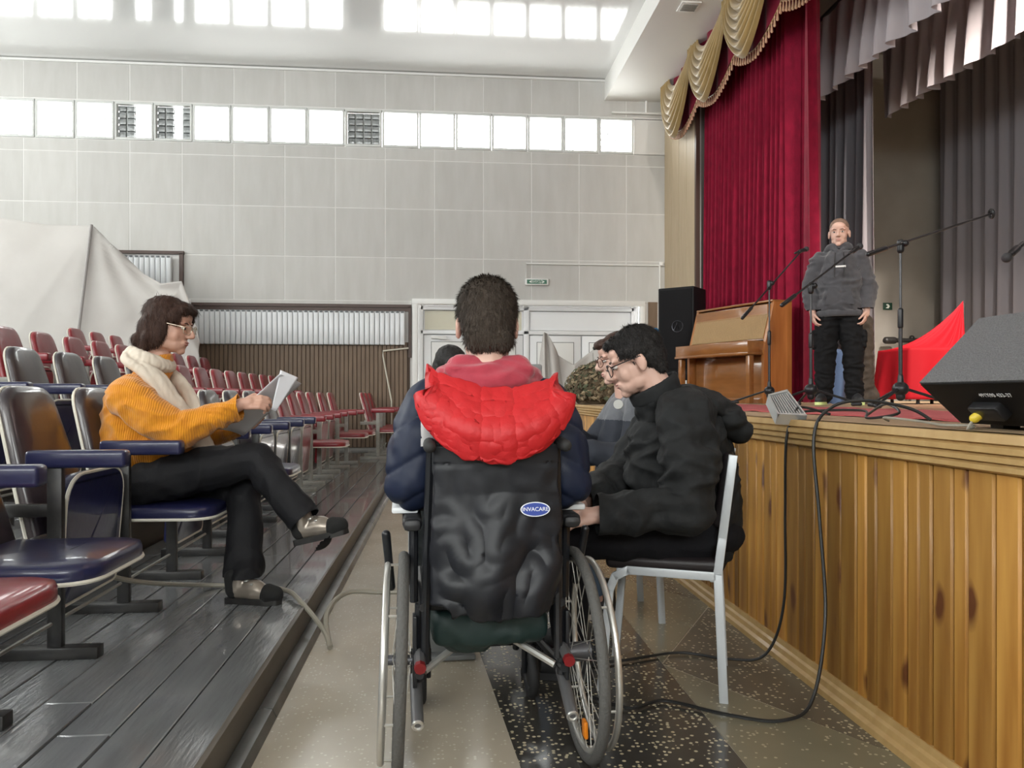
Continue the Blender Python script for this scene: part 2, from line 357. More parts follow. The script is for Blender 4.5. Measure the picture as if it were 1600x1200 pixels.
m_pipe = mat('cream_pipe', (.66,.63,.54), .4)
tag(MB().tube([(-.56, YB-.08, 1.83), (-.98, YB-.1, 1.78), (-.98, YB-.1, 1.70), (-.84, YB-.1, .95), (-.84, YB-.1, .3)], .014).build('heating_pipe', m_pipe), 'thin cream heating pipe bent down the brown slats beside the doors', 'pipe')
tag(MB().tube([(1.42, YB-.03, 2.98), (1.42, YB-.03, 3.28), (3.82, YB-.03, 3.28)], .012).tube([(3.74, YB-.03, 3.28), (3.74, YB-.03, 1.9)], .014).box((3.76, YB-.04, 3.31), (.07, .05, .07), .01).build('wall_conduit', m_white), 'thin white cable conduit running above the exit sign', 'conduit')
tag(MB().tube([(2.9, YB-.03, 5.9), (3.85, YB-.03, 5.9)], .02).tube([(3.5, YB-.03, 5.9), (3.5, YB-.03, 6.11)], .02).build('ceiling_conduit', m_white), 'white pipe on the wall below the soffit corner', 'pipe')
def text(name, s, size, m, parent, mtx, ext=.001, align='CENTER'):
    cu = bpy.data.curves.new(name, 'FONT'); cu.body = s; cu.size = size; cu.extrude = ext; cu.align_x = align; cu.align_y = 'CENTER'
    o = bpy.data.objects.new('tmp', cu); C.objects.link(o)
    me = bpy.data.meshes.new_from_object(o.evaluated_get(bpy.context.evaluated_depsgraph_get())); bpy.data.objects.remove(o)
    me.transform(mtx); me.name = name; me.materials.clear(); return link(name, me, m, parent)
ex = thing('exit_sign', 'small lit exit sign box on the wall above the doors', 'sign', (1.60, YB-.03, 2.97))
MB().box((0, 0, 0), (.40, .05, .11), .01).build('housing', m_white, ex)
MB().box((0, -.027, 0), (.34, .004, .07)).build('face', mat('sign_green', (.04,.16,.10), .4), ex)
text('lettering', 'ВИХІД', .062, mat('sign_white', (.75,.8,.76), .5), ex, M.Translation((0, -.031, 0)) @ M.Rotation(PI/2, 4, 'X'))
for sx in (-1, 1): MB().prism([(sx*.10, -.030, .02), (sx*.10, -.030, -.02), (sx*.135, -.030, 0)], (0, -.002, 0)).build('arrow', MATS['sign_white'], ex)

# ------------------------------------------------------------------ stage
SZ = .955; SX = 1.35
m_pine = pine('knotty_pine'); m_pine2 = pine('pale_pine', False, (.54,.33,.12), (.68,.45,.19))
m_deck = mat('stage_boards', (.46,.33,.20), .5, c2=(.36,.25,.15), nscale=5, stretch=(4,.4,1))
st = thing('stage', 'raised stage faced with knotty yellow pine boards', 'stage', (SX, 4, 0), world=True)
MB().box((5.14, 4.8, SZ-.03), (7.56, 11.78, .06)).box((6.4, 11.05, SZ-.03), (4.6, .7, .06)).build('deck', m_deck, st)
MB().box((5.15, 4.8, .45), (7.52, 11.7, .88)).build('core', mat('dark_void', (.03,.025,.02), .9), st)
y = 10.68; random.seed(4)
plank_me = {}
for wdt in (.058, .072, .086, .1):
    me = MB().box((0, 0, 0), (.022, wdt-.005, .84), .006, seg=1).mesh('plank'); me.materials.append(m_pine); plank_me[wdt] = me
while y > .9:
    wdt = random.choice(list(plank_me)); y -= wdt
    o = link('plank', plank_me[wdt], None, st); o.matrix_parent_inverse = M.Identity(4)
    o.location = (.012+random.uniform(0, .003), y+wdt/2-4, .45)
x = SX+.05
while x < 3.8:
    o = link('plank', plank_me[.1], None, st); o.matrix_parent_inverse = M.Identity(4); o.location = (x-SX, 10.70-4, .45); o.rotation_euler = (0, 0, PI/2); x += .1
prof = [(.05, 0), (-.025, 0), (-.03, -.022), (-.018, -.026), (-.03, -.032), (-.03, -.046), (-.016, -.05), (-.028, -.056), (-.028, -.068), (-.014, -.072), (-.024, -.078), (-.024, -.09), (-.008, -.097), (.05, -.1)]
MB().prism([(SX+a, -1, SZ+b) for a, b in prof], (0, 11.72, 0)).build('moulding', m_pine2, st, .4)
MB().prism([(SX-.02, 10.70, SZ), (SX-.02, 10.74, SZ), (SX-.02, 10.74, SZ-.1), (SX-.02, 10.70, SZ-.1)], (2.5, 0, 0)).build('moulding', m_pine2, st, .4)
prof = [(.03, .075), (-.002, .075), (-.006, .055), (-.016, .048), (-.02, .03), (-.034, .022), (-.036, 0), (.03, 0)]
for ya, yb in ((-1, 1.86), (1.864, 4.4), (4.404, 7.6), (7.604, 10.72)): MB().prism([(SX+a, ya, b) for a, b in prof], (0, yb-ya, 0)).build('skirting', m_pine2, st, .4)
# stage house
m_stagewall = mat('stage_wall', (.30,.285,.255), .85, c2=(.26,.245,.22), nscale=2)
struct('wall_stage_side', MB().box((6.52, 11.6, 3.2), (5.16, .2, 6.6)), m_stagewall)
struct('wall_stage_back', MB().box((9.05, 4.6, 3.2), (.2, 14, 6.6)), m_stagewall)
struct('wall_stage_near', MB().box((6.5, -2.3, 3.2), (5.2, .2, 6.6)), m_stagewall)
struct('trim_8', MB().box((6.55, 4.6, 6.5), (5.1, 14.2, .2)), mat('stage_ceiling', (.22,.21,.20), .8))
# curtains
def drape(fnxy, z0, z1, nf, amp, nu, nv, hem=0, seed=0, pinch=0, taper=.4):
    def fn(u, v):
        x, y, nx, ny = fnxy(u); z = z1+(z0-z1)*v
        ph = 2*PI*nf*u+1.6*NZ.noise(V((u*nf*.35, seed, v*.4)))*2
        a = amp*(taper+(1-taper)*v)*(1+.6*NZ.noise(V((u*nf*.7, seed+9, v*.7))))
        k = a*(math.sin(ph)+.35*math.sin(2*ph+1+v))
        if hem: z += hem*math.sin(ph+.8)*v**6
        return (x+nx*k, y+ny*k, z)
    return MB().grid(fn, nu, nv)
m_velvet = mat('crimson_velvet', (.26,.005,.030), .85, c2=(.17,.003,.020), nscale=14, nmix=.8, spec=.2, sheen=.12, bump=.25, bscale=120, stretch=(1,1,.5))
m_gold = mat('gold_satin', (.33,.225,.085), .42, c2=(.26,.175,.06), nscale=5, sheen=.3, bump=.05, bscale=200)
m_burg = mat('burgundy_velvet', (.16,.006,.022), .85, spec=.2, sheen=.1, bump=.1, bscale=150)
m_grey = mat('grey_drape', (.215,.21,.235), .9, spec=.2)
m_border = mat('silver_grey_drape', (.42,.385,.405), .9, spec=.2)
m_fringe = mat('fringe', (.50,.20,.13), .4, c2=(.62,.45,.28), nscale=60, nmix=.9)
o = drape(lambda u: (4.03, 11.46-2.74*u**.95, 1, 0), SZ+.01, 6.1, 21, .075, 560, 30, seed=3).build('main_curtain', m_velvet)
tag(o, 'crimson velvet main curtain drawn to the side of the stage', 'curtain')
b = drape(lambda u: (3.98+.25*math.sin(PI*u), 8.66-.55*u, .6, -.8), SZ+.01, 6.1, 3, .07, 90, 24, seed=8)
tag(b.build('curtain_edge', m_velvet), 'bright crimson leading edge of velvet hanging beside the grey wing curtain', 'curtain')
tag(drape(lambda u: (5.5+.02*u, 11.3-1.84*u, 1, 0), SZ+.01, 6.2, 8, .09, 200, 20, seed=5).build('wing_curtain', m_grey), 'dark grey pleated wing curtain behind the standing man', 'curtain', 'grey stage curtains')
tag(drape(lambda u: (5.40-.1*u, 9.42-.34*u, .8, -.5), SZ+.01, 6.2, 1.6, .07, 50, 20, seed=6).build('wing_curtain', m_border), 'pale grey leading strip of the wing curtain', 'curtain', 'grey stage curtains')
def bd(u):
    return (7.6, 11.15-12.2*u, 1, 0)
tag(drape(bd, SZ+.01, 6.2, 44, .05, 700, 12, seed=7).build('backdrop_curtain', m_grey), 'dark grey pleated backdrop at the rear of the stage', 'curtain', 'grey stage curtains')
tag(drape(lambda u: (4.8, 9.74-10.5*u, 1, 0), 4.80, 5.80, 34, .075, 680, 14, hem=.018, seed=1, taper=.2).build('border_curtain', m_border), 'pleated silver grey border curtain hanging nearest the gold swags', 'curtain', 'grey stage borders')
tag(drape(lambda u: (6.0, 10.0-10.8*u, 1, 0), 4.80, 5.95, 34, .085, 680, 14, hem=.03, seed=2, taper=.2).build('border_curtain', m_border), 'pleated silver grey border curtain hanging further back on the stage', 'curtain', 'grey stage borders')
m_steel = mat('dark_steel', (.06,.06,.06), .45, .6)
for i, (x, z, y1) in enumerate(((4.8, 5.83, 9.8), (6.0, 5.98, 10.1))):
    tag(MB().tube([(x, -1, z), (x, y1, z)], .025).build('curtain_batten', m_steel), 'dark batten holding the %s grey border' % ['front', 'rear'][i], 'batten')
# valance with gold swags
VX = 3.66; Y0 = 12.3; PW = 1.385
va = thing('valance', 'burgundy velvet valance with gold swags and tasselled fringe over the stage opening', 'valance', (VX, 6, 5.2), world=True)
def vbot(y):
    t = ((Y0-y)/PW) % 1.0
    return 5.28+.42*abs(math.sin(PI*(t+.12)))**1.5 if t < .38 else 5.28+.30*abs(math.sin(PI*(t-.12)))
def vbot(y):
    t = ((Y0-.02-y)/PW) % 1.0
    return 5.34-.17*math.sin(PI*t)**.8+.10*abs(t-.5)
MB().grid(lambda u, v: (VX+.06+.03*math.sin(u*160), Y0-10*u, 6.11+(vbot(Y0-10*u)-6.11)*v), 400, 10).build('backing_cloth', m_burg, va)
fb = MB(); yy = Y0-.02
while yy > 4.5:
    z = vbot(yy); fb.cap((VX+.05, yy, z-.01), (VX+.05, yy, z-.11), .006, .016, 6); fb.ell((VX+.05, yy, z-.012), .014, n=6); yy -= .075
tag(fb.build('fringe', m_fringe, va), kind='stuff')
MB().tube([(VX+.05, Y0-.02-.05*i, vbot(Y0-.02-.05*i)) for i in range(150)], .008, 6).build('braid', m_gold, va)
def swag(ya, yb, zt, dep):
    W = ya-yb
    def fn(u, v):
        vv = v**.9; a0 = .24*(1-vv); yl = ya-a0*W*.9; yr = yb+a0*W*.55
        c = 4*u*(1-u); s = c**.55
        y = yl+(yr-yl)*(u+.06*math.sin(2*PI*u)); sag = (.28+(dep-.08)*vv)*s
        ph = 2*PI*6.5*v
        bul = .03+.10*s*math.sin(PI*min(1, v*1.02))**.5+.044*math.sin(ph)*(.35+.65*s)+.04*vv
        z = zt-sag+.014*math.cos(ph)*s
        return (VX-bul, y, z)
    return MB().grid(fn, 40, 110)
for k in range(7):
    swag(Y0+.08-PW*k, Y0-PW*(k+1)-.08, 6.12, .84 if k else .88).build('swag', m_gold, va, 1.5)

# added lamps, out of view, that brighten the stage and its curtains
m_addlamp = mat('added_lamp_black', (.02,.02,.02), .5)
for i, (x, y) in enumerate(((3.2, 3.2), (3.2, .6), (5.35, 5.6), (5.35, 2.2))):
    L = thing('added_stage_lamp', 'added unseen stage lamp hung %s' % ['from the soffit just ahead of the camera', 'from the soffit beside the camera', 'between the grey borders, further lamp', 'between the grey borders, nearer lamp'][i], 'lamp', (x, y, 5.95 if i < 2 else 6.24))
    d = (V((6.6, y+4.5, 4.2))-V((x, y, 5.8))).normalized() if i < 2 else (V((7.6, y+4.0, .6))-V((x, y, 6.2))).normalized()
    MB().box(d*-.12, (.22, .30, .22), .02, d.to_track_quat('Y', 'Z').to_matrix()).build('housing', m_addlamp, L)
    MB().tube([(0, 0, .0), (0, 0, .16)], .015).build('hanger', m_addlamp, L)
    la = bpy.data.lights.new('beam', 'AREA'); la.shape = 'DISK'; la.size = .2; la.energy = 95 if i < 2 else 185; la.color = (1, .90, .80); la.spread = math.radians(90 if i < 2 else 75)
    lo_ = bpy.data.objects.new('beam', la); C.objects.link(lo_); lo_.parent = L; lo_.location = d*.06; lo_.rotation_euler = d.to_track_quat('-Z', 'Y').to_euler()
# ------------------------------------------------------------------ seating tiers
m_grey_board = mat('grey_painted_board', (.225,.235,.24), .17, c2=(.145,.15,.155), nscale=3, nmix=.9, stretch=(5,.7,1), bump=.22, bscale=14, rnd=.14, coat=.6)
m_riser = mat('riser_wood', (.115,.098,.078), .5, c2=(.075,.064,.05), nscale=4, stretch=(1,.5,3))
TIER = [.125, .385, .645, .905, 1.165]; TX = [-.60, -1.78, -2.73, -3.68, -4.63]
for i in range(5):
    x1 = TX[i]; x0 = TX[i+1] if i < 4 else -9.4
    pf = thing('seating_tier', ['lowest grey plank tier beside the aisle, carrying the front row', 'second grey plank tier up, carrying the second row of seats', 'third grey plank tier up, carrying the third row of seats', 'fourth grey plank tier up, carrying the back row', 'topmost broad grey tier under the white dust sheet'][i], 'platform', ((x0+x1)/2, 5.4, 0), world=True)
    if i == 0: pf0 = pf
    MB().box(((x0+x1)/2-.01, 5.5, TIER[i]/2-.012), (x1-x0-.02, 14.9, TIER[i]-.03)).build('tier', m_riser, pf)
    n = 8 if i == 0 else 6 if i < 4 else 12; w = (x1-x0)/n
    for k in range(n):
        off = random.uniform(0, 1.6); ys = [-2.0]; 
        while ys[-1] < 12.95: ys.append(min(12.95, ys[-1]+(off+.6 if len(ys) == 1 else 2.35)))
        if i == 4: ys = [-2, 12.95]
        for a, b in zip(ys, ys[1:]):
            if b-a < .05: continue
            MB().box((x1-w*(k+.5), (a+b)/2, TIER[i]-.012+random.uniform(0, .002)), (w-.005, b-a-.004, .026), .003, seg=1).build('plank', m_grey_board, pf)
MB().box((-.605, 5.5, .065), (.02, 14.9, .125), .003).build('riser', m_riser, pf0)
m_rail = mat('worn_steel_rail', (.20,.20,.195), .38, .4, c2=(.11,.11,.105), nscale=6)
rl = thing('cable_duct', 'grey metal duct along the foot of the seating platform', 'duct', (-.56, 5, 0), world=True)
for a, b in ((-2, 2.55), (2.556, 6.2), (6.206, 12.9)): MB().prism([(-.594, a, 0), (-.594, a, .030), (-.574, a, .036), (-.549, a, .030), (-.536, a, .004), (-.536, a, 0)], (0, b-a, 0)).build('duct_length', m_rail, rl)

# ------------------------------------------------------------------ tip-up seats
def roundpoly(pts, r, n=5):
    out = []; k = len(pts)
    for i, p in enumerate(pts):
        p = V((*p, 0)); a = V((*pts[i-1], 0)); b = V((*pts[(i+1) % k], 0)); rr = r[i] if hasattr(r, '__len__') else r
        da = (a-p).normalized()*rr; db = (b-p).normalized()*rr
        for j in range(n+1):
            t = j/n; q = (p+da)*(1-t)**2+p*2*t*(1-t)+(p+db)*t*t; out.append((q.x, q.y))
    return out
def cushion(poly, th, fn, puff=.012):
    mb = MB(); n = len(poly); cx = sum(p[0] for p in poly)/n; cy = sum(p[1] for p in poly)/n
    rings = [(.97, 0), (1, .2), (1, .65), (.975, .9), (.9, 1.0), (.6, 1+puff/th*.7), (.25, 1+puff/th)]
    vs = [fn(cx+(p[0]-cx)*s, cy+(p[1]-cy)*s, d*th) for s, d in rings for p in poly]; fs = []
    for i in range(len(rings)-1):
        for j in range(n): fs.append((i*n+j, i*n+(j+1) % n, (i+1)*n+(j+1) % n, (i+1)*n+j))
    fs.append(tuple(range(n))[::-1]); fs.append(tuple((len(rings)-1)*n+j for j in range(n)))
    return mb.add(vs, fs)
m_navy = mat('navy_vinyl', (.012,.014,.055), .30, c2=(.02,.022,.07), nscale=5, coat=.35, bump=.12, bscale=14)
m_navyb = mat('brownish_navy_vinyl', (.035,.028,.035), .30, c2=(.055,.04,.04), nscale=4, coat=.4, bump=.15, bscale=10)  # browner, slightly lighter navy for the backrests
m_redv = mat('dark_red_vinyl', (.26,.018,.026), .34, c2=(.20,.012,.02), nscale=5, coat=.3, bump=.12, bscale=14)
m_pip = mat('white_piping', (.72,.69,.60), .45)
m_blk = mat('black_iron', (.012,.012,.013), .42, c2=(.03,.028,.026), nscale=20)
m_wht = mat('chipped_grey_iron', (.36,.36,.33), .5, c2=(.24,.23,.20), nscale=12, nmix=.8)
PW_S = .58
bp = roundpoly([(.055, .36), (.525, .36), (.50, .62), (.455, .95), (.125, .95), (.08, .62)], [.03, .03, .1, .09, .09, .1])
def backmap(a, b, d): return (-.13-.27*(b-.36)+d*.97, a, b+d*.24)
def seatmap(a, b, d): return (a, b, .375+d)
sp = roundpoly([(-.13, .06), (.29, .045), (.345, .12), (.345, .46), (.29, .535), (-.13, .52)], [.03, .06, .05, .05, .06, .03])
BM = {}
def seat_meshes(col):
    cm, bm_, fm = (m_navy, m_navyb, m_blk) if col == 'navy' else (m_redv, m_redv, m_wht)
    d = {}
    def put(k, mb, m, ang=.7): me = mb.mesh(k, ang); me.materials.append(m); d[k] = me
    put('backrest', cushion(bp, .055, backmap), bm_, .9)
    put('back_piping', MB().tube([backmap(a, b, .012) for a, b in bp], .007, 6, True), m_pip)
    put('seat_cushion', cushion(sp, .06, seatmap), cm, .9)
    put('seat_piping', MB().tube([seatmap(a, b, .006) for a, b in sp], .007, 6, True), m_pip)
    put('post', MB().box((0, 0, .34), (.05, .03, .66), .004).box((-.12, .0, .52), (.26, .025, .045), .004).cap((-.06, -.02, .40), (-.06, .05, .40), .03), fm)
    put('foot_bar', MB().box((-.05, 0, .022), (.40, .055, .042), .004), fm)
    put('armrest', MB().box((.075, 0, .70), (.335, .065, .062), .014, seg=3), cm)
    put('rod', MB().tube([(0, 0, .13), (0, PW_S-.036, .13)], .007, 6), m_wht)
    return d
SM = {'navy': seat_meshes('navy'), 'red': seat_meshes('red')}
def place_seat(x, y, z, col, up, label, group):
    t = thing('theatre_seat', label, 'seat', (x, y, z), 0, group); d = SM[col]
    b = link('backrest', d['backrest'], None, t); link('piping', d['back_piping'], None, b)
    s = link('seat_cushion', d['seat_cushion'], None, t); link('piping', d['seat_piping'], None, s)
    if up:
        piv = V((.08, 0, .40)); mt = M.Translation(piv-V((.10, 0, .03))) @ M.Rotation(math.radians(-86), 4, 'Y') @ M.Translation(-piv); s.matrix_local = mt
    for k in ('post', 'foot_bar', 'armrest', 'rod'): link(k, d[k], None, t)
    return t
rows = [('the front row', -1.35, 0, [1.67+.58*k for k in range(16)]), ('the second row', -2.32, 1, [4.1+.58*k for k in range(14)]),
        ('the third row', -3.27, 2, [6.25+.58*k for k in range(10)]), ('the back row', -4.22, 3, [9.55+.58*k for k in range(3)]),
        ('the block by the doors', -.92, 0, [11.15+.58*k for k in range(3)])]
for rn, x, ti, ys in rows:
    for i, y in enumerate(ys):
        if rn == 'the front row': col = 'red' if i == 0 or i > 9 else 'navy'; up = i not in (0, 1, 3, 6, 11, 14, 15)
        elif rn == 'the second row': col = 'navy' if y < 6.9 else 'red'; up = True
        elif rn.startswith('the block'): col = 'red'; up = False
        else: col = 'red'; up = True
        note = ' with the woman sitting on it' if (rn == 'the front row' and i == 3) else ''
        lab = '%s vinyl tip-up seat%s, %s from the near end of %s' % ('dark red' if col == 'red' else 'navy blue', note, ORD[i], rn)
        if note: lab = 'navy blue tip-up seat the woman sits on, fourth in the front row'
        z = TIER[ti]
        place_seat(x+(.04*(i-13) if rn == 'the front row' and i > 13 else 0), y, z, col, up, lab, 'theatre seats')
bn = thing('low_bench', 'low grey wooden bench end beside the brown slats near the doors', 'bench', (-.30, 12.62, 0))
MB().box((0, 0, .42), (.26, .4, .03), .005).build('bench_top', m_wht, bn)
for sy in (-.15, .15): MB().box((0, sy, .2), (.05, .05, .41)).build('leg', m_wht, bn)
# cables across the floor on the left
m_cable = mat('grey_cable', (.30,.28,.23), .5); m_bcab = mat('black_cable', (.012,.012,.012), .45)
def smooth_path(pts, n=8):
    pts = [V(p) for p in pts]; out = []
    for i in range(len(pts)-1):
        p0 = pts[max(i-1, 0)]; p1 = pts[i]; p2 = pts[i+1]; p3 = pts[min(i+2, len(pts)-1)]
        for j in range(n):
            t = j/n; out.append(.5*((2*p1)+(p2-p0)*t+(2*p0-5*p1+4*p2-p3)*t*t+(3*p1-p0-3*p2+p3)*t**3))
    return out+[pts[-1]]
tag(MB().tube(smooth_path([(-1.5, 3.25, .36), (-1.3, 3.42, .25), (-1.12, 3.75, .15), (-.9, 3.75, .14), (-.72, 3.62, .15), (-.62, 3.45, .14), (-.50, 3.30, .06), (-.46, 3.22, .012)]), .011).build('floor_cable', m_cable),
    'thick grey cable trailing from under the seats over the platform edge', 'cable')
tag(MB().tube(smooth_path([(-.46, 3.21, .011), (-.50, 3.40, .10), (-.44, 3.58, .14), (-.30, 3.62, .13), (-.14, 3.60, .12), (-.02, 3.5, .03), (.05, 3.4, .012)]), .011).build('floor_cable', m_cable),
    'grey cable bending from the platform edge towards the wheelchair', 'cable')

# ------------------------------------------------------------------ white sheet over the booth, drapes by the door
m_sheet = mat('white_sheet', (.56,.535,.51), .85, c2=(.50,.475,.45), nscale=1.5, sheen=.2)
def sheet(u, v):
    y0 = 11.6; S = 1.055
    tops = [(-7.6, 3.75), (-6.0, 3.47), (-5.4, 3.38), (-4.76, 3.37), (-4.45, 3.05), (-4.1, 2.72), (-3.85, 2.58), (-3.58, 2.62), (-3.48, 2.35), (-3.36, 1.9)]
    q = u*(len(tops)-1); i = min(int(q), len(tops)-2); f = q-i
    xt = tops[i][0]*(1-f)+tops[i+1][0]*f; zt = tops[i][1]*(1-f)+tops[i+1][1]*f
    xb = -7.6+4.35*u; x = xt*(1-v)+xb*v; z = zt*(1-v)+1.175*v
    fold = .05*NZ.noise(V((u*5, v*2, 2)))+.16*abs(u-.34)*v
    rad = .03*math.sin(15*math.atan2(v+.05, u-.32))*min(1, max(0, u-.34)*8)*math.exp(-1.2*v)
    return (x*S, y0-.22*v-fold-rad+.5*max(0, .34-u), EYE+(z-EYE)*S)
sh = thing('dust_sheet', 'big white dust sheet draped over a tall frame behind the seats', 'sheet', (-5.2, 11.5, 1.165), world=True)
MB().grid(sheet, 130, 50, .004).build('cloth', m_sheet, sh, 2)
MB().tube([(-5.03, 11.56, 3.50), (-5.17, 11.28, 1.17)], .022).build('pole', mat('grey_pole', (.30,.28,.27), .5), sh)
MB().box((-6.3, 12.4, 1.9), (2.6, .8, 1.4)).build('covered_booth', m_plaster, sh)
def sheet2(u, v):
    tp = [(1.42, 1.35), (1.50, 1.98), (1.56, 1.97), (1.72, 1.65), (1.95, 1.50), (2.25, 1.72), (2.6, 1.80), (3.3, 1.92)]
    q = u*(len(tp)-1); i = min(int(q), len(tp)-2); f = q-i; f = f*f*(3-2*f)
    x = tp[i][0]*(1-f)+tp[i+1][0]*f; zt = tp[i][1]*(1-f)+tp[i+1][1]*f
    x += (1.35+1.95*u-x)*v*.5
    return (x, 11.35+.05*math.sin(30*u+3*v)*(1-.3*v)+.03*NZ.noise(V((u*8, v*5, 1)))-.15*v, zt*(1-v)+.05*v)
s2 = thing('door_sheet', 'white cloth hung in swooping folds before the right-hand door', 'sheet', (2.3, 11.4, 0), world=True)
MB().grid(sheet2, 110, 30, .004).build('cloth', m_sheet, s2, 2)
MB().tube([(1.53, 11.38, 0), (1.53, 11.38, 1.97)], .02).tube([(2.27, 11.38, 0), (2.27, 11.38, 1.73)], .02).tube([(3.25, 11.38, 0), (3.25, 11.38, 1.9)], .02).build('post', m_wht, s2)
MB().ell((2.27, 11.33, 1.75), .03).build('knob', m_blk, s2)
bx = thing('white_crate', 'pale box with a blue bag on top beside the loudspeaker', 'box', (2.95, 11.0, 0), world=True)
MB().box((2.95, 10.92, .95), (.55, .28, 1.9), .02).build('box', m_sheet, bx)
blob('blue_bag', MB().ell((2.95, 10.92, 1.94), (.2, .12, .05)).ell((3.05, 10.9, 1.96), (.12, .1, .05)), mat('blue_plastic', (.02,.19,.42), .3), bx, .012, 3, (.015, 14))
gb = thing('grey_box', 'grey board standing just right of the seated man\'s neck', 'board', at(826, 700, 5.0)*V((1,1,0)))
MB().box((0, 0, .62), (.17, .05, 1.26), .012).build('board', mat('grey_plastic', (.23,.23,.23), .6), gb)
MB().box((0, 0, .02), (.24, .24, .04), .01).build('foot', m_blk, gb)

# ------------------------------------------------------------------ camouflage heap on the stage edge
m_camo = mat('camouflage_scraps', (.145,.10,.055), .8, c2=(.06,.045,.026), nscale=9, nmix=1)
hp = thing('camouflage_net', 'heap of crumpled brown and green camouflage scraps on the stage', 'net', (1.70, 7.9, SZ))
random.seed(21); mb = MB(); mb2 = MB(); mb3 = MB()
blob('core', MB().ell((0, 0, .16), (.36, .34, .24)).ell((.05, .05, .10), (.38, .34, .12)), m_camo, hp, .02, 2, (.02, 8), None, [((0, 0, .004), (0, 0, -1), 2)])
for i in range(2600):
    th = random.uniform(0, 2*PI); ph = math.acos(random.uniform(-.25, 1)); r = random.uniform(.92, 1.1)
    c = V((.39*math.sin(ph)*math.cos(th)*r, .36*math.sin(ph)*math.sin(th)*r, .14+.29*math.cos(ph)*r+.03*NZ.noise(V((th*2, ph*3, 0)))))
    if c.z < .01: c.z = .015
    nrm = V((c.x, c.y, c.z-.1)).normalized(); u = nrm.orthogonal().normalized(); w = nrm.cross(u); a = random.uniform(0, 2*PI)
    u, w = u*math.cos(a)+w*math.sin(a), w*math.cos(a)-u*math.sin(a); nrm = (nrm+V((random.uniform(-.6,.6), random.uniform(-.6,.6), random.uniform(-.4,.6)))).normalized()
    L = random.uniform(.02, .045); W = random.uniform(.012, .026)
    [mb, mb, mb2, mb3][random.randrange(4)].add([c-u*L+nrm*random.uniform(-.01,.02), c-w*W, c+u*L+nrm*random.uniform(-.01,.025), c+w*W, c+nrm*.014], [(0, 1, 4), (1, 2, 4), (2, 3, 4), (3, 0, 4)])
tag(mb.build('scraps', m_camo, hp, 0), kind='stuff')
tag(mb2.build('scraps', mat('pale_scraps', (.28,.215,.13), .8, c2=(.20,.15,.085), nscale=9), hp, 0), kind='stuff')
tag(mb3.build('scraps', mat('green_scraps', (.075,.085,.045), .8), hp, 0), kind='stuff')

# ------------------------------------------------------------------ loudspeakers and piano
m_spk = mat('black_speaker_cloth', (.009,.009,.010), .8, spec=.15, bump=.2, bscale=300)
m_spkc = mat('black_speaker_cabinet', (.010,.010,.011), .6, spec=.2)
def cabinet(name, label, loc, rz, w, d, h):
    t = thing(name, label, 'loudspeaker', loc, rz)
    MB().box((0, 0, h/2), (w, d, h), .012).build('cabinet', m_spkc, t)
    g = MB().box((0, -d/2-.004, h/2), (w-.05, .014, h-.06), .006).build('grille', m_spk, t)
    return t, g
SPX, SPY = 3.22, 10.1
t, g = cabinet('subwoofer', 'low black speaker box under the tall loudspeaker beside the piano', (SPX, SPY, SZ), math.radians(-40), .52, .46, .40)
MB().box((.12, -.245, .26), (.09, .006, .05)).build('label_plate', mat('silver_plate', (.5,.5,.5), .35, .7), g)
t, g = cabinet('tall_loudspeaker', 'tall black loudspeaker standing on the lower box beside the red curtain', (SPX, SPY, SZ+.40), math.radians(-40), .50, .44, 1.12)
MB().torus((.03, -.235, .60), .075, .006, (0, 1, 0), 32, 6).build('emblem', mat('dim_metal', (.07,.07,.08), .3, .8), g)
MB().tube([(-.02, -.237, .55), (.03, -.237, .65), (.05, -.237, .56), (.0, -.237, .58)], .006, 6).build('emblem', MATS['dim_metal'], g)
MB().box((-.14, -.232, .09), (.03, .006, .015)).build('badge', MATS['silver_plate'], g)
m_walnut = mat('piano_veneer', (.30,.125,.035), .22, c2=(.20,.075,.02), nscale=4, nmix=.9, stretch=(.6,3,3), coat=.5)
m_walv = mat('piano_side_veneer', (.42,.17,.05), .2, c2=(.30,.11,.03), nscale=4, nmix=.9, stretch=(5,5,.4), coat=.5)
m_cloth = mat('piano_grille_cloth', (.42,.29,.15), .8, c2=(.33,.22,.11), nscale=40, nmix=1, stretch=(6,6,.3))
pn = thing('upright_piano', 'brown upright piano with slatted upper panel in front of the red curtain', 'piano', (3.36, 8.85, SZ), math.radians(-70))
w = 1.30
MB().box((0, .20, .56), (w-.06, .30, 1.10), .006).build('case', m_walnut, pn)
for sx in (-1, 1):
    MB().prism([(sx*w/2-.02, .36, 0), (sx*w/2-.02, -.05, 0), (sx*w/2-.02, -.05, .56), (sx*w/2-.02, -.02, .70), (sx*w/2-.02, .10, 1.14), (sx*w/2-.02, .36, 1.14)], (.04, 0, 0)).build('side_panel', m_walv, pn)
MB().prism([(-w/2+.02, -.02, .71), (-w/2+.02, .095, 1.12), (-w/2+.02, .12, 1.12), (-w/2+.02, .06, .71)], (w-.04, 0, 0)).build('upper_panel', m_walnut, pn)
gr = MB().prism([(-w/2+.03, -.024, .725), (-w/2+.03, .085, 1.115), (-w/2+.03, .092, 1.115), (-w/2+.03, -.0, .725)], (w-.06, 0, 0)).build('grille', m_cloth, pn)
rb = MB()
for i in range(64):
    x = -w/2+.045+(w-.09)*i/63; rb.tube([(x, -.024, .73), (x, .082, 1.11)], .005, 5)
tag(rb.build('ribs', m_cloth, gr), kind='stuff')
MB().box((0, .23, 1.15), (w+.02, .29, .025), .006).build('lid', m_walnut, pn)
MB().box((0, -.12, .63), (w-.02, .28, .13), .012).build('keyboard_cover', m_walnut, pn)
MB().box((0, -.12, .555), (w, .29, .03), .006).build('key_bed', m_walnut, pn)
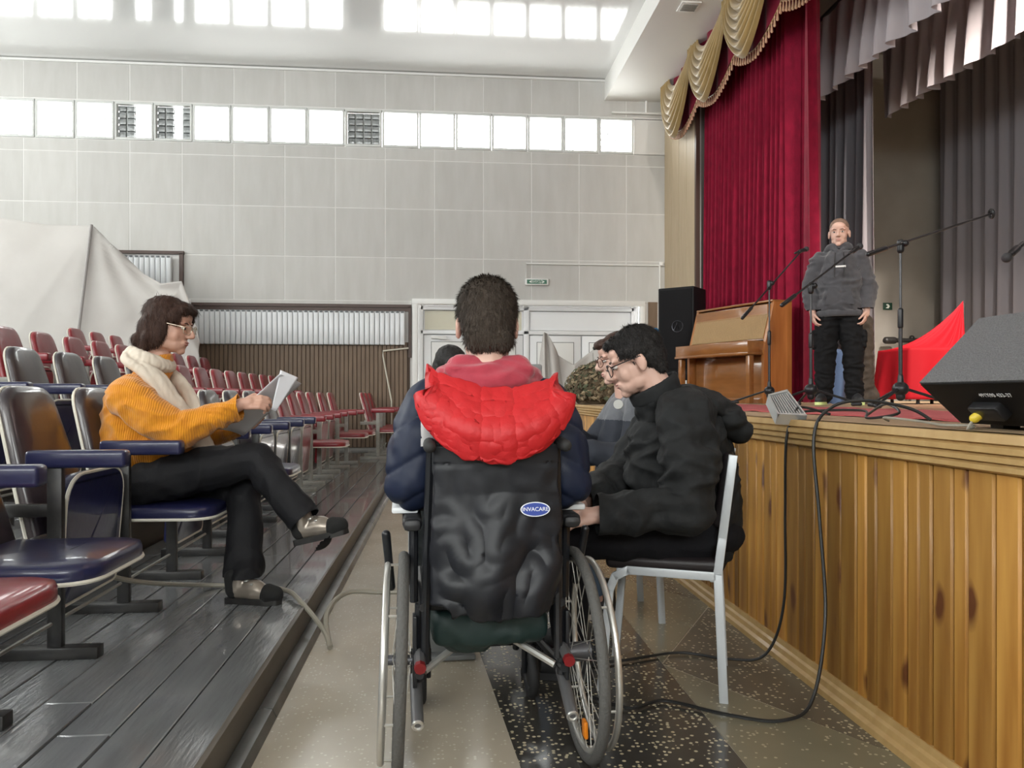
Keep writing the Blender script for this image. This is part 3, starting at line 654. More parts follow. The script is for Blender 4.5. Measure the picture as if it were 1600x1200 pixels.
MB().box((0, .04, .28), (w-.10, .02, .50), .004).build('lower_panel', m_walnut, pn)
for sx in (-1, 1): MB().box((sx*(w/2-.05), -.19, .27), (.06, .07, .54), .01).build('leg', m_walnut, pn)
MB().box((0, .1, .03), (w, .34, .06), .006).build('base', m_walnut, pn)

# ------------------------------------------------------------------ things on the stage
m_stand = mat('black_stand', (.02,.02,.022), .35, .3); m_chrome = mat('grey_metal', (.05,.05,.052), .35, .4)
def mic_stand(label, base, h, ba, bb, feet, micdir=None):
    t = thing('microphone_stand', label, 'mic stand', base, 0, 'microphone stands', world=True); b = V(base)+V((0, 0, .014))
    MB().tube([b+V((0,0,.10)), b+V((0,0,h*.55))], .0125).build('lower_pole', m_stand, t)
    MB().tube([b+V((0,0,h*.55)), b+V((0,0,h))], .008).build('upper_pole', m_chrome, t)
    MB().cap(b+V((0,0,h*.50)), b+V((0,0,h*.60)), .017).build('height_clutch', m_stand, t)
    MB().ell(b+V((0,0,.12)), (.05, .05, .045)).cap(b+V((0,0,.07)), b+V((0,0,.2)), .028, .016).build('hub', m_stand, t)
    for a in feet:
        e = b+V((math.cos(a)*.34, math.sin(a)*.34, .014)); MB().tube([b+V((0,0,.13)), e], .009).cap(e-(e-b).normalized()*.05, e, .014).build('leg', m_stand, t)
    MB().cap(b+V((0,0,h-.03)), b+V((0,0,h+.02)), .022).ell(b+V((.02,-.02,h+.01)), .022).build('boom_clutch', m_stand, t)
    ba = V(ba); bb = V(bb); bo = MB().tube([ba, bb], .008).build('boom', m_stand, t)
    MB().cap(ba, ba+(bb-ba).normalized()*.16, .016).build('counterweight_grip', m_stand, bo)
    if micdir is not None:
        d = V(micdir).normalized(); MB().cap(bb-d*.03, bb+d*.03, .02).build('mic_clip', m_stand, t)
        mic = MB().cap(bb-d*.10, bb+d*.05, .011, .017).build('microphone', m_stand, t); MB().ell(bb+d*.085, (.026, .026, .026)).build('mic_head', mat('mic_mesh', (.05,.05,.055), .5, .5, bump=.5, bscale=400), mic)
    else:
        MB().torus(bb, .028, .009, (1, -.2, .2), 20, 6).build('mic_clip', m_stand, t)
    return t
def stagept(px, d): p = at(px, 617, d); return V((p.x, p.y, SZ))
b = stagept(1202, 7.3); mic_stand('boom microphone stand in front of the piano', b, at(0, 447, 7.3).z-SZ, at(1160, 497, 7.05), at(1252, 392, 7.55), (.6, 2.7, 4.8), at(1275, 381, 7.7)-at(1240, 394, 7.5))
b = stagept(1267, 5.8); mic_stand('boom microphone stand crossing in front of the standing man', b, at(0, 452, 5.8).z-SZ, at(1222, 477, 5.6), at(1336, 390, 6.05), (3.2, -.55, 1.4), at(1345, 384, 6.1)-at(1330, 394, 6.0))
b = stagept(1407, 4.9); mic_stand('tall boom stand with an empty clip beside the red cloth', b, at(0, 387, 4.9).z-SZ, at(1357, 397, 4.75), at(1549, 334, 5.25), (3.75, -.35, 1.6))
b = stagept(1690, 4.3); mic_stand('boom stand at the right edge whose microphone dips into view', b, at(0, 330, 4.3).z-SZ, at(1760, 270, 4.4), at(1585, 392, 4.1), (.3, 2.4, 4.5), at(1556, 418, 4.0)-at(1590, 388, 4.1))
m_pink = mat('faded_red_carpet', (.46,.10,.10), .9, c2=(.38,.06,.065), nscale=8, bump=.3, bscale=150)
def runner(u, v):
    x = 1.78+1.0*v; y = 9.4-7.6*u
    return (x+.03*math.sin(7*u)+.02*NZ.noise(V((u*9, 0, 0))), y, SZ+.006+.012*max(0, NZ.noise(V((u*30, v*6, 3))))*(1 if v < .2 or v > .8 else .4))
tag(MB().grid(runner, 160, 14, .005).build('carpet_runner', m_pink), 'faded red carpet runner lying along the stage', 'carpet')
# flood light
fl = thing('flood_light', 'silver finned flood lamp lying tilted on the stage edge', 'lamp', (1.47, 2.93, SZ))
m_alu = mat('cast_aluminium', (.55,.56,.56), .4, .55)
qa, qb, qc, qd = [at(*q)-V((1.47, 2.93, SZ)) for q in ((1199, 621, 3.06), (1229, 613, 3.12), (1260, 654, 2.96), (1214, 652, 2.90))]
nn = (qb-qa).cross(qd-qa).normalized(); nn = -nn if nn.y > 0 else nn
def qp(u, v, h=0): return qa.lerp(qb, u).lerp(qd.lerp(qc, u), v)+nn*h
MB().prism([qp(0, 0), qp(1, 0), qp(1, 1), qp(0, 1)], nn*-.03).build('housing', m_alu, fl)
MB().prism([qp(.06, .06, .001), qp(.94, .06, .001), qp(.94, .94, .001), qp(.06, .94, .001)], nn*.002).build('reflector', mat('lamp_shadow', (.20,.20,.21), .4, .5), fl)
for i in range(8): u = .12+.1*i; MB().prism([qp(u, .1, .002), qp(u+.045, .1, .002), qp(u+.045, .9, .002), qp(u, .9, .002)], nn*.010).build('fin', m_alu, fl)
for u0, u1, v0, v1 in ((0, 1, 0, .07), (0, 1, .93, 1), (0, .06, 0, 1), (.94, 1, 0, 1)): MB().prism([qp(u0, v0), qp(u1, v0), qp(u1, v1), qp(u0, v1)], nn*.014).build('rim', m_alu, fl)
tag(MB().tube(smooth_path([(1.50, 2.86, SZ+.02), (1.44, 2.95, SZ+.045), (1.36, 2.86, SZ+.03), (1.315, 2.84, SZ-.08), (1.315, 2.85, .6), (1.30, 2.83, .25), (1.24, 2.86, .05), (1.12, 2.93, .012), (.95, 3.02, .012), (.70, 2.95, .012), (.5, 2.93, .012)], 10), .0055, 6).build('power_cable', m_bcab),
    'thin black cable hanging down the pine boards behind the chair', 'cable')
tag(MB().tube(smooth_path([(1.62, 2.42, SZ+.012), (1.58, 2.48, SZ+.05), (1.48, 2.57, SZ+.075), (1.38, 2.62, SZ+.05), (1.305, 2.60, SZ-.05), (1.305, 2.56, .62), (1.295, 2.50, .30), (1.20, 2.40, .06), (1.08, 2.36, .012), (.92, 2.42, .012), (.75, 2.55, .012), (.62, 2.50, .012), (.50, 2.62, .012)], 10), .006, 6).build('power_cable', m_bcab),
    'black cable looping off the stage and across the terrazzo in front of the chair', 'cable')
tag(MB().tube(smooth_path([(1.42, 3.1, SZ+.01), (1.50, 3.0, SZ+.03), (1.6, 2.8, SZ+.035), (1.55, 2.68, SZ+.01), (1.62, 2.6, SZ+.03), (1.66, 2.75, SZ+.06), (1.7, 2.95, SZ+.012)], 8), .005, 6).build('power_cable', m_bcab),
    'tangle of black cable beside the flood lamp on the stage', 'cable')
# wedge monitor
m_gritty = mat('gritty_grey_paint', (.075,.075,.078), .5, c2=(.14,.14,.145), nscale=160, nmix=1, bump=.6, bscale=180)
mo = thing('monitor_wedge', 'grey textured wedge stage monitor standing at the stage edge', 'loudspeaker', (1.7, 1.8, SZ), world=True)
ya, yb = 2.13, 1.50
MB().prism([(1.524, ya, SZ+.012), (1.39, ya, 1.086), (1.576, ya, 1.276), (1.80, ya, 1.30), (1.95, ya, SZ+.012)], (0, yb-ya, 0)).build('cabinet', m_gritty, mo, .2)
def onback(y, t, off=.004):                                # point on the rear panel
    p = V((1.524, y, SZ+.012)).lerp(V((1.39, y, 1.086)), t); n = V((-.131, 0, -.134)).normalized(); return p+n*off
pb = MB().prism([onback(ya-.004, .03, 0), onback(ya-.004, .97, 0), onback(yb+.004, .97, 0), onback(yb+.004, .03, 0)], V((-.131, 0, -.134)).normalized()*.004).build('back_panel', mat('black_shaded_paint', (.008,.007,.007), .6, spec=.2), mo)  # black paint, with the underside's shade put into the colour too
ux = V((0, -1, 0)); uy = (onback(2, 1)-onback(2, 0)).normalized(); uz = ux.cross(uy)
text('lettering', '491Х90 433-37', .019, mat('chalk', (.6,.6,.6), .8), pb, M.Translation(onback(1.865, .72, .006)) @ M((ux, uy, uz)).transposed().to_4x4(), .0005)
for y in (2.03, 1.6): MB().box((1.58, y, SZ+.008), (.05, .05, .016)).build('rubber_foot', m_blk, mo)
MB().box(onback(1.93, .42, .006), (.05, .11, .05), .008, M.Rotation(math.radians(45), 3, 'Y')).build('connector_plate', m_stand, mo)
c0 = onback(1.955, .40, .01); nb = V((-.7, 0, -.71))
plug = MB().cap(c0, c0+nb*.03+V((0, .012, 0)), .012, .013).build('plug', mat('yellow_plastic', (.70,.52,.04), .4), mo)
MB().tube(smooth_path([c0+nb*.035+V((0,.012,0)), c0+nb*.05+V((0,.02,-.015)), (1.46, 2.0, SZ+.01), (1.44, 2.1, SZ+.008), (1.50, 2.3, SZ+.012), (1.46, 2.42, SZ+.02), (1.52, 2.5, SZ+.006)]), .004, 6).build('lead', m_cable, mo)
# red cloth over a chair
m_redc = mat('scarlet_cloth', (.36,.003,.010), .75, spec=.25)
rc = thing('red_draped_chair', 'chair hidden under a bright scarlet cloth drawn up to a peak', 'draped chair', (5.0, 7.6, SZ), world=True)
cr = MB(); fwd = V((-.80, -.6, 0)).normalized(); sd = V((fwd.y, -fwd.x, 0))*-1
o0 = stagept(1430, 8.0); pk = at(1505, 470, 8.35)
def ring(c, hx, hy, z, k=0): return [V((c.x, c.y, z))+V((hx*math.cos(a)*abs(math.cos(a))**-.45 if abs(math.cos(a)) > 1e-3 else 0, hy*math.sin(a)*abs(math.sin(a))**-.45 if abs(math.sin(a)) > 1e-3 else 0, 0)) for a in [2*PI*i/28 for i in range(28)]]
def drapefn(u, v):
    a = 2*PI*u; ca, sa = math.cos(a), math.sin(a); q = 1/max(abs(ca), abs(sa))**.75
    base = o0+V((.10, .05, 0)); flare = 1+.35*math.sin(9*a+1)+.2*math.sin(5*a)
    if v < .5:
        t = v/.5; r = .34*q*(1+.18*(1-t)*flare-.05); z = SZ+.05+(.52)*t
        p = base+V((ca*r*1.05, sa*r*.95, 0)); p.z = z
    else:
        t = (v-.5)/.5; r = .34*q*.95; p0 = base+V((ca*r*1.05, sa*r*.95, 0)); p0.z = SZ+.57
        w_ = max(0, ca*.75-sa*.35+.25); p1 = V((pk.x, pk.y, pk.z)); s = t
        p = p0.lerp(p1, s); p.z = p0.z+(p1.z-p0.z)*s**2.1+.030*math.sin(13*a+2*t)*math.sin(PI*t)
    return p
MB().grid(drapefn, 96, 36, .004).build('cloth', m_redc, rc, 2)
for dx, dy in ((-.2, -.2), (.25, -.2), (-.2, .25), (.25, .25)): MB().tube([(o0.x+dx+.1, o0.y+dy, SZ), (o0.x+dx+.1, o0.y+dy, SZ+.5)], .018).build('leg', m_blk, rc)
MB().tube([pk-V((0,0,.03)), (pk.x, pk.y, SZ+.02)], .02).build('backrest_post', m_blk, rc)
tr = thing('brown_stump', 'dark brown rough column standing behind the man\'s leg', 'stump', stagept(1349, 7.7))
blob('trunk', MB().cap((0, 0, .08), (0, 0, .82), .10, .085).cap((.02, 0, .06), (.05, -.02, .08), .12, .10), mat('dark_bark', (.055,.040,.028), .85, c2=(.03,.022,.016), nscale=14, bump=.5, bscale=30), tr, .012, 2, (.012, 9), None, [((0, 0, .003), (0, 0, -1), 2)])
bl = thing('blue_cloth', 'light blue cloth hanging down behind the standing man\'s legs', 'cloth', stagept(1300, 8.0))
MB().grid(lambda u, v: (-.13+.28*u, .03*math.sin(12*u+2*v), .55-.54*v+.012*math.sin(20*u)*v), 30, 16, .006).build('drape', mat('blue_fabric', (.13,.19,.33), .8), bl)
MB().box((0, .06, .29), (.26, .06, .57), .02).build('stiff_backing', mat('blue_fabric', (.13,.19,.33), .8), bl)
bp_ = at(1412, 532, 11.9)
gp = thing('black_pipe', 'black horizontal pipe with a collar behind the red cloth', 'pipe', bp_)
MB().tube([(-.28, 0, .0), (.45, -.05, .0)], .035, 12).cap((-.28, 0, 0), (-.16, 0, 0), .055).ell((.12, -.02, .04), .04).build('pipe', m_blk, gp)
MB().tube([(.1, 0, -.0), (.1, 0, SZ-bp_.z)], .02).build('support', m_blk, gp)
sg = thing('emergency_sign', 'small green pictogram sign on the stage side wall', 'sign', (at(1392, 480, 11.9).x+.05, 11.49, at(1392, 480, 12.2).z))
MB().box((0, 0, 0), (.15, .012, .11), .003).build('plate', mat('dark_green', (.01,.05,.03), .5), sg)
MB().prism([(-.04, -.008, -.03), (.0, -.008, .0), (-.03, -.008, .02), (-.02, -.008, .035), (.01, -.008, .03), (.03, -.008, .0), (.01, -.008, -.035)], (0, -.003, 0)).build('pictogram', MATS['sign_white'], sg)

# ------------------------------------------------------------------ stacking chairs
m_ctube = mat('pale_grey_tube', (.52,.55,.58), .35, .2); m_cseat = mat('black_seat_vinyl', (.018,.014,.015), .4, spec=.3)
def make_chair(label, loc, rz):                            # local: faces -x, near side = -y
    t = thing('stacking_chair', label, 'chair', loc, rz, 'stacking chairs'); hw = .19
    def sq(pts, parent_name): 
        mb = MB()
        for a, b in zip(pts, pts[1:]):
            a = V(a); b = V(b); d = (b-a); L = d.length; rot = d.to_track_quat('Z', 'Y').to_matrix(); mb.box((a+b)/2, (.022, .03, L+.012), .003, rot)
        mb.build(parent_name, m_ctube, t)
    for s in (-1, 1):
        y = s*hw
        sq([(-.215, y, 0), (-.185, y, .36), (-.165, y, .41), (-.12, y, .435)], 'leg')
        sq([(-.12, y, .435), (.175, y, .43)], 'seat_rail')
        sq([(.205, y, 0), (.185, y, .44), (.20, y, .56), (.235, y, .84)], 'leg')
    sq([(-.15, -hw, .425), (-.15, hw, .425)], 'cross_rail'); sq([(.17, -hw, .425), (.17, hw, .425)], 'cross_rail')
    MB().box((0, 0, .462), (.40, .40, .05), .02, seg=3).build('seat', m_cseat, t)
    MB().box((.205, 0, .72), (.04, .36, .26), .018, M.Rotation(math.radians(8), 3, 'Y'), 3).build('backrest', m_cseat, t)
make_chair('grey tube chair with black seat under the man in the black jacket', (.83, 2.79, 0), -math.atan2(.13, .37)-.02)
make_chair('grey tube chair under the man in the grey fleece, behind the first chair', (.80, 3.64, 0), 0)
make_chair('grey tube chair under the dark-haired person behind the wheelchair', (.02, 4.35, 0), PI/2)
# ------------------------------------------------------------------ wheelchair
m_tyre = mat('grey_rubber', (.085,.083,.078), .75, bump=.4, bscale=120); m_silver = mat('brushed_aluminium', (.62,.61,.58), .32, .75)
m_wframe = mat('black_frame_enamel', (.012,.013,.016), .35); m_bag = mat('black_nylon', (.010,.011,.014), .42, c2=(.014,.015,.02), nscale=8, spec=.35)
wc = thing('wheelchair', 'black wheelchair with silver push rims and a nylon bag on its back', 'wheelchair', (.14, 2.20, 0), math.radians(3))
RW = .302
for s in (-1, 1):
    w = MB().torus((0, 0, 0), RW-.015, .0155, (1, 0, 0), 72, 10).build('wheel', m_tyre, wc, 2)
    w.location = (s*.258, 0, RW); w.rotation_euler = (0, math.radians(-2.0*s), 0)
    MB().tube([V((dx, (RW-.036)*math.cos(a), (RW-.036)*math.sin(a))) for dx in (0,) for a in [2*PI*i/72 for i in range(72)]], .0095, 8, True).build('rim', m_silver, w, 2)
    MB().torus((s*.045, 0, 0), .262, .0095, (1, 0, 0), 72, 10).build('push_rim', m_silver, w, 2)
    for i in range(6): a = 2*PI*i/6+.3; MB().tube([(s*.008, .262*math.cos(a), .262*math.sin(a)), (s*.045, .262*math.cos(a), .262*math.sin(a))], .004, 6).build('rim_bracket', m_silver, w)
    MB().tube([(-.03*s-.012, 0, 0), (-.03*s+.012+s*.05, 0, 0)], .028, 18).tube([(-.06*s, 0, 0), (.035*s, 0, 0)], .014, 12).build('hub', mat('dark_hub', (.10,.10,.11), .35, .5), w)
    sp_ = MB()
    for i in range(28):
        a = 2*PI*i/28; a2 = a+(.55 if i % 2 else -.55); sd = -.028*s if i % 4 < 2 else .022*s
        sp_.tube([(sd, .026*math.cos(a2), .026*math.sin(a2)), (0, .258*math.cos(a), .258*math.sin(a))], .0013, 4)
    sp_.build('spokes', m_silver, w)
    if s == 1: MB().box((-.004, -.06, -.20), (.012, .036, .05), .005).build('reflector', mat('orange_plastic', (.75,.22,.01), .3), w)
    # side frame
    MB().tube([(s*.19, -.03, .30), (s*.185, -.05, .62), (s*.175, -.075, .93)], .0125).build('back_cane', m_wframe, wc)
    MB().tube([(s*.175, -.075, .91), (s*.178, -.10, .918), (s*.18, -.16, .915)], [.013, .013, .013]).build('handle_tube', m_wframe, wc)
    MB().cap((s*.18, -.10, .918), (s*.182, -.165, .914), .017).build('push_handle', mat('rubber_grip', (.02,.02,.02), .7), wc)
    MB().tube([(s*.195, -.05, .46), (s*.195, .38, .47), (s*.19, .50, .36), (s*.16, .60, .12)], .0125).build('side_tube', m_wframe, wc)
    MB().tube([(s*.205, -.04, .27), (s*.205, .38, .22)], .0125).tube([(s*.205, 0, .24), (s*.205, 0, .46)], .0125).build('lower_tube', m_wframe, wc)
    MB().box((s*.218, -.005, .33), (.012, .05, .2), .003).build('axle_plate', m_wframe, wc)
    MB().tube([(s*.205, -.02, .325), (s*.205, -.10, .315)], .0155).build('tip_tube', mat('grey_tube', (.16,.16,.165), .4, .4), wc)
    MB().tube([(s*.205, -.095, .3155), (s*.205, -.112, .313)], .0165).build('end_cap', mat('red_cap', (.20,.008,.010), .5), wc)
    MB().tube([(s*.215, .05, .235), (s*.212, -.12, .165)], .0175, 12).build('tipping_lever', MATS['grey_tube'], wc)
    MB().torus((s*.212, -.12, .165), .013, .005, (0, 1, .4), 18, 6).build('lever_end', m_silver, wc)
    MB().box((s*.225, .10, .695), (.055, .30, .03), .012, seg=3).box((s*.225, -.03, .69), (.05, .07, .034), .014).build('armrest_pad', m_cseat if s == 0 else mat('armrest_black', (.02,.02,.022), .5), wc)
    MB().box((s*.245, .13, .72), (.075, .22, .018), .006).build('armrest_top', mat('armrest_white', (.70,.72,.74), .4), wc)
    MB().tube([(s*.22, .0, .69), (s*.22, .02, .46)], .012).build('armrest_post', m_wframe, wc); MB().tube([(s*.22, .22, .69), (s*.22, .22, .46)], .012).build('armrest_post', m_wframe, wc)
    MB().box((s*.212, .13, .57), (.006, .22, .18), .003).build('side_guard', m_wframe, wc)
    MB().cap((s*.285, .16, .47), (s*.30, .10, .64), .012, .013).build('brake_lever', m_wframe, wc)
    c = MB().torus((0, 0, 0), .072, .018, (1, 0, 0), 32, 10).ell((0, 0, 0), (.016, .06, .06)).build('caster', mat('black_rubber', (.012,.012,.013), .7), wc)
    c.location = (s*.19, .44, .09)
    MB().tube([(s*.215, .44, .09), (s*.215, .42, .19), (s*.19, .40, .21), (s*.19, .40, .30)], .010).tube([(s*.165, .44, .09), (s*.165, .42, .19), (s*.19, .40, .21)], .010).build('caster_fork', m_wframe, wc)
MB().tube([(-.19, .02, .26), (.19, .30, .44)], .011).tube([(.19, .02, .26), (-.19, .30, .44)], .011).build('cross_brace', m_silver, wc)
MB().box((0, .20, .465), (.38, .42, .06), .02, seg=3).build('seat_cushion', mat('seat_black', (.015,.016,.018), .7), wc)
blob('under_seat_bag', MB().box((0, .10, .38), (.33, .22, .10), .03).ell((-.06, .08, .345), (.09, .08, .05)), mat('dark_green_nylon', (.008,.024,.022), .6), wc, .012, 3, (.008, 12))
MB().box((-.08, .88, .10), (.23, .02, .17), .006, M.Rotation(.15, 3, 'X')).box((-.08, .86, .015), (.23, .06, .02), .004).build('footplate', mat('footplate_grey', (.17,.175,.175), .5), wc)
MB().box((.12, .80, .10), (.15, .18, .015), .005).build('footplate', m_wframe, wc)
def bagfn(u, v):
    x = -.163+.326*u; z = .915-.435*v; lo = max(0, (v-.3)/.7)
    y = -.105-.025*math.sin(PI*u)-.05*lo*math.sin(PI*min(1, max(0, u)))**.6*(1-.55*max(0, (v-.85)/.15))
    p = V((u*2.2, v*2.6, 3)); q = V((u*3+1.6*v, v*3-1.3*u, 7))
    y -= .026*lo*(1-2.6*abs(NZ.noise(q*.8)))+.010*(1-2.6*abs(NZ.noise(q*1.7)))*(.35+lo)
    if v < .13: y = -.103-.03*math.sin(PI*u)
    x += .012*math.sin(5*v+1)*(u-.5)*2*lo
    return (x, y, z-.02*math.sin(PI*u)*lo+.018*abs(2*u-1)**4*lo)
MB().grid(bagfn, 56, 64, .03).build('back_bag', m_bag, wc, 2)
MB().box((0, -.085, .885), (.345, .035, .12), .016, seg=3).build('back_upholstery', mat('black_padding', (.02,.022,.026), .6), wc)
MB().tube([(-.155, -.118, .92), (-.163, -.125, .72), (-.168, -.12, .60)], .012, 8).build('strap', mat('black_webbing', (.014,.014,.016), .6), wc)
lg = V((.098, -.172, .745)); lt = M.Translation(lg) @ M.Rotation(PI/2-.12, 4, 'X')
def disc(rx, ry, h): 
    b = MB(); b.T = lt; return b.prism([(rx*math.cos(2*PI*i/32), ry*math.sin(2*PI*i/32), h) for i in range(32)], (0, 0, .0015))
disc(.040, .0195, 0).build('badge', mat('badge_white', (.82,.84,.88), .5), wc)
disc(.037, .0170, .001).build('badge', mat('badge_blue', (.015,.045,.30), .45), wc)
text('lettering', 'INVACARE', .0148, MATS['badge_white'], wc, lt @ M.Translation((0, 0, .003)), .0006)

# ------------------------------------------------------------------ people
m_skin = mat('skin', (.60,.36,.27), .5, c2=(.54,.29,.215), nscale=9, nmix=.7)
m_skin2 = mat('skin_pale', (.64,.42,.34), .5, c2=(.58,.34,.27), nscale=9, nmix=.7)
m_lip = mat('lips', (.42,.16,.14), .45); m_eye = mat('eye_white', (.75,.73,.70), .2); m_iris = mat('iris', (.035,.028,.024), .2)
def hairmat(n, c, c2): return mat(n, c, .55, spec=.25, c2=c2, nscale=30, nmix=1, stretch=(3,3,.7), bump=.55, bscale=110)
m_hdark = hairmat('dark_brown_hair', (.046,.034,.026), (.075,.057,.044)); m_hbrown = hairmat('brown_bob_hair', (.030,.013,.009), (.058,.027,.017)); m_hblack = hairmat('black_hair', (.010,.009,.009), (.024,.021,.02))
def head(b, T, female=False, full=1.0):
    b.T = T; f = full
    b.ell((0, -.012, .032), (.075, .093, .083)); b.ell((0, .022, -.025), (.062*f, .066, .082)); b.ell((0, .04, -.075), (.050*f, .048, .036))
    b.ell((0, .070, -.098), (.022, .020, .017))
    for s in (-1, 1):
        b.ell((s*.036*f, .050, -.033), (.022, .024, .032)); b.ell((s*.034, .074, .021), (.024, .012, .009)); b.ell((s*.011, .098, -.033), (.010, .011, .009))
        b.ell((s*.077, -.012, -.012), (.009, .019, .030), M.Rotation(s*.35, 3, 'Z')); b.ell((s*.079, -.010, -.032), (.008, .011, .014)); b.ell((s*.040*f, .018, -.068), (.018, .034, .030))
    b.ell((0, .062, .045), (.052, .026, .034)); b.cap((0, .086, .012), (0, .110, -.026), .009, .012); b.ell((0, .108, -.029), (.0125, .012, .011))
    b.ell((0, .082, -.062), (.025, .013, .015)); b.ell((0, .0895, -.058), (.020, .007, .005)); b.ell((0, .088, -.069), (.017, .007, .0055))
    b.cap((0, -.025, -.05), (0, -.045, -.175), .056, .060); b.T = M.Identity(4)
def face_parts(T, par, brow=m_hdark, dy=0, lid=.0):
    for s in (-1, 1):
        b = MB(); b.T = T; b.ell((s*.031, .0770, .001), (.0125, .010, .0065)); e = b.build('eye', m_eye, par)
        b = MB(); b.T = T; b.ell((s*.031, .0858, .0), (.0058, .003, .0062)); b.build('iris', m_iris, e)
        b = MB(); b.T = T; b.tube([(s*.014, .089, .019), (s*.032, .089, .0245), (s*.05, .077, .019)], [.002, .0028, .0016], 6); b.build('eyebrow', brow, par)
        b = MB(); b.T = T; b.tube([(s*.017, .0865, .006), (s*.031, .0885, .0095), (s*.045, .080, .005)], .0022, 6); b.build('eyelid', m_skin, par)
    b = MB(); b.T = T; b.ell((0, .0905, -.0585), (.020, .0075, .0035)); b.ell((0, .0895, -.068), (.017, .0072, .004)); b.build('lips', m_lip, par)
def specs(T, par, m, r=.023, sq=1.25):
    b = MB(); b.T = T
    for s in (-1, 1):
        b.tube([(s*.034+r*sq*math.cos(a)*abs(math.cos(a))**-.25 if abs(math.cos(a)) > .01 else s*.034, .104-.012*abs(math.cos(a))*(1 if math.cos(a)*s > 0 else 0), -.004+r*math.sin(a)) for a in [2*PI*i/24 for i in range(24)]], .0018, 6, True)
        b.tube([(s*.064, .094, .006), (s*.076, .05, .008), (s*.083, -.012, .010), (s*.083, -.03, -.012)], .002, 6)
    b.tube([(-.008, .107, .0), (0, .110, .005), (.008, .107, 0)], .0018, 6); o = b.build('glasses', m, par)
    for s in (-1, 1):
        b = MB(); b.T = T; b.prism([(s*.034+r*sq*.95*math.cos(a), .102, -.004+r*.95*math.sin(a)) for a in [2*PI*i/20 for i in range(20)]], (0, .001, 0)); b.build('lens', MATS.get('lens') or glassmat('lens', (.95,.96,.96), .10), o)
def hand(b, w, d, n, side, curl=(.35, .5, .35), s=1.0, thumb=.5):
    w = V(w); d = V(d).normalized(); n = V(n); n = (n-d*n.dot(d)).normalized(); t = n.cross(d) if side == 'L' else d.cross(n)
    offs = [.031, .010, -.011, -.030]; ln = [.074, .083, .077, .060]
    b.cap(w-d*.02, w+d*.03*s, .026*s, .030*s)
    for i in range(4):
        k = w+(d*(.088-.004*abs(i-1))+t*offs[i])*s; b.cap(w+(d*.02+t*offs[i]*.7)*s, k, .015*s, .0115*s)
        p = k; a = 0
        for j, fr_ in enumerate((.45, .30, .25)):
            a += curl[j]*(1+.08*i); dr_ = d*math.cos(a)+n*math.sin(a)+t*(.05-.035*i)*(1 if a < .8 else .2); q = p+dr_.normalized()*ln[i]*fr_*s
            b.cap(p, q, (.0098-.001*j)*s, (.0092-.001*j)*s, 10); p = q
    p = w+(d*.02+t*.022)*s; v1 = (t*.75+d*.65+n*.25).normalized(); q = p+v1*.045*s; b.cap(p, q, .015*s, .011*s)
    v2 = (t*(.5-thumb*.6)+d*.9+n*(.2+thumb*.5)).normalized(); r = q+v2*.032*s; b.cap(q, r, .0105*s, .0095*s); b.cap(r, r+(v2+n*.2).normalized()*.024*s, .0095*s, .008*s)
def limb(b, pts, rs):
    for i in range(len(pts)-1): b.cap(pts[i], pts[i+1], rs[i], rs[i+1])
def shoe(par, heel, toe, up, m_up, m_sole, name='shoe', s=1.0, ank=None, extra=None):
    heel = V(heel); toe = V(toe); d = (toe-heel).normalized(); T = look(d, V(up), heel); L = (toe-heel).length
    b = MB(); b.T = T
    if ank is not None: q_ = T.inverted() @ V(ank); b.cap((0, .05, .05), q_, .046*s, .050*s)
    b.cap((0, .045, .045), (0, L*.55, .042), .044*s, .046*s); b.cap((0, L*.5, .038), (0, L-.042, .030), .047*s, .037*s); b.cap((0, .05, .05), (0, .055, .085 if ank is not None else .13), .045*s, .046*s); b.ell((0, L*.42, .066), (.034, .07, .03))
    sh_ = blob(name, b, m_up, par, .006, 3)
    b = MB(); b.T = T; po = [(-.034, 0), (.034, 0), (.040, L*.35), (.046, L*.68), (.034, L*.93), (0, L), (-.034, L*.93), (-.046, L*.68), (-.040, L*.35)]
    b.prism([(x*s*.95, y, -.012) for x, y in roundpoly(po, .012, 3)], (0, 0, .026)); b.build('sole', m_sole, sh_)
    return sh_, T, L
# ---- man in the wheelchair
m_puff = mat('navy_puffer', (.007,.012,.032), .5, spec=.3, c2=(.010,.016,.04), nscale=6); m_puffr = mat('red_puffer', (.52,.012,.016), .55, bump=.25, bscale=35); m_whs = mat('white_stripe', (.72,.72,.72), .5)
m_hood = mat('raspberry_fleece', (.42,.040,.065), .9, c2=(.36,.032,.055), nscale=30, bump=.15, bscale=250, sheen=.4)
m_dktr = mat('dark_trousers', (.012,.016,.018), .8, bump=.2, bscale=60)
p1 = thing('person', 'man in navy and red padded jacket seated in the wheelchair, back to us', 'person', (.135, 2.45, .5), world=True)
c = .135; T = look((-.03, 1, -.06), loc=(c-.004, 2.275, 1.262), s=1.07)
b = MB(); head(b, T); limb(b, [(c, 2.30, .62), (c, 2.28, .90), (c, 2.27, 1.10)], [.10, .11, .05])
for s in (-1, 1):
    limb(b, [(c+s*.15, 2.27, 1.03), (c+s*.22, 2.23, .80), (c+s*.17, 2.50, .77)], [.04, .035, .028]); limb(b, [(c+s*.08, 2.38, .58), (c+s*.11, 2.82, .58), (c+s*.10, 2.98, .20)], [.06, .05, .04])
    b.cap((c+s*.15, 2.26, 1.03), (c, 2.28, 1.0), .04); b.cap((c+s*.08, 2.38, .58), (c, 2.32, .66), .06)
    hand(b, (c+s*.16, 2.53, .765), (-s*.35, 1, -.1), (0, 0, -1), 'R' if s > 0 else 'L', (.3, .4, .3))
blob('body', b, m_skin2, p1, .005, 2); face_parts(T, p1)
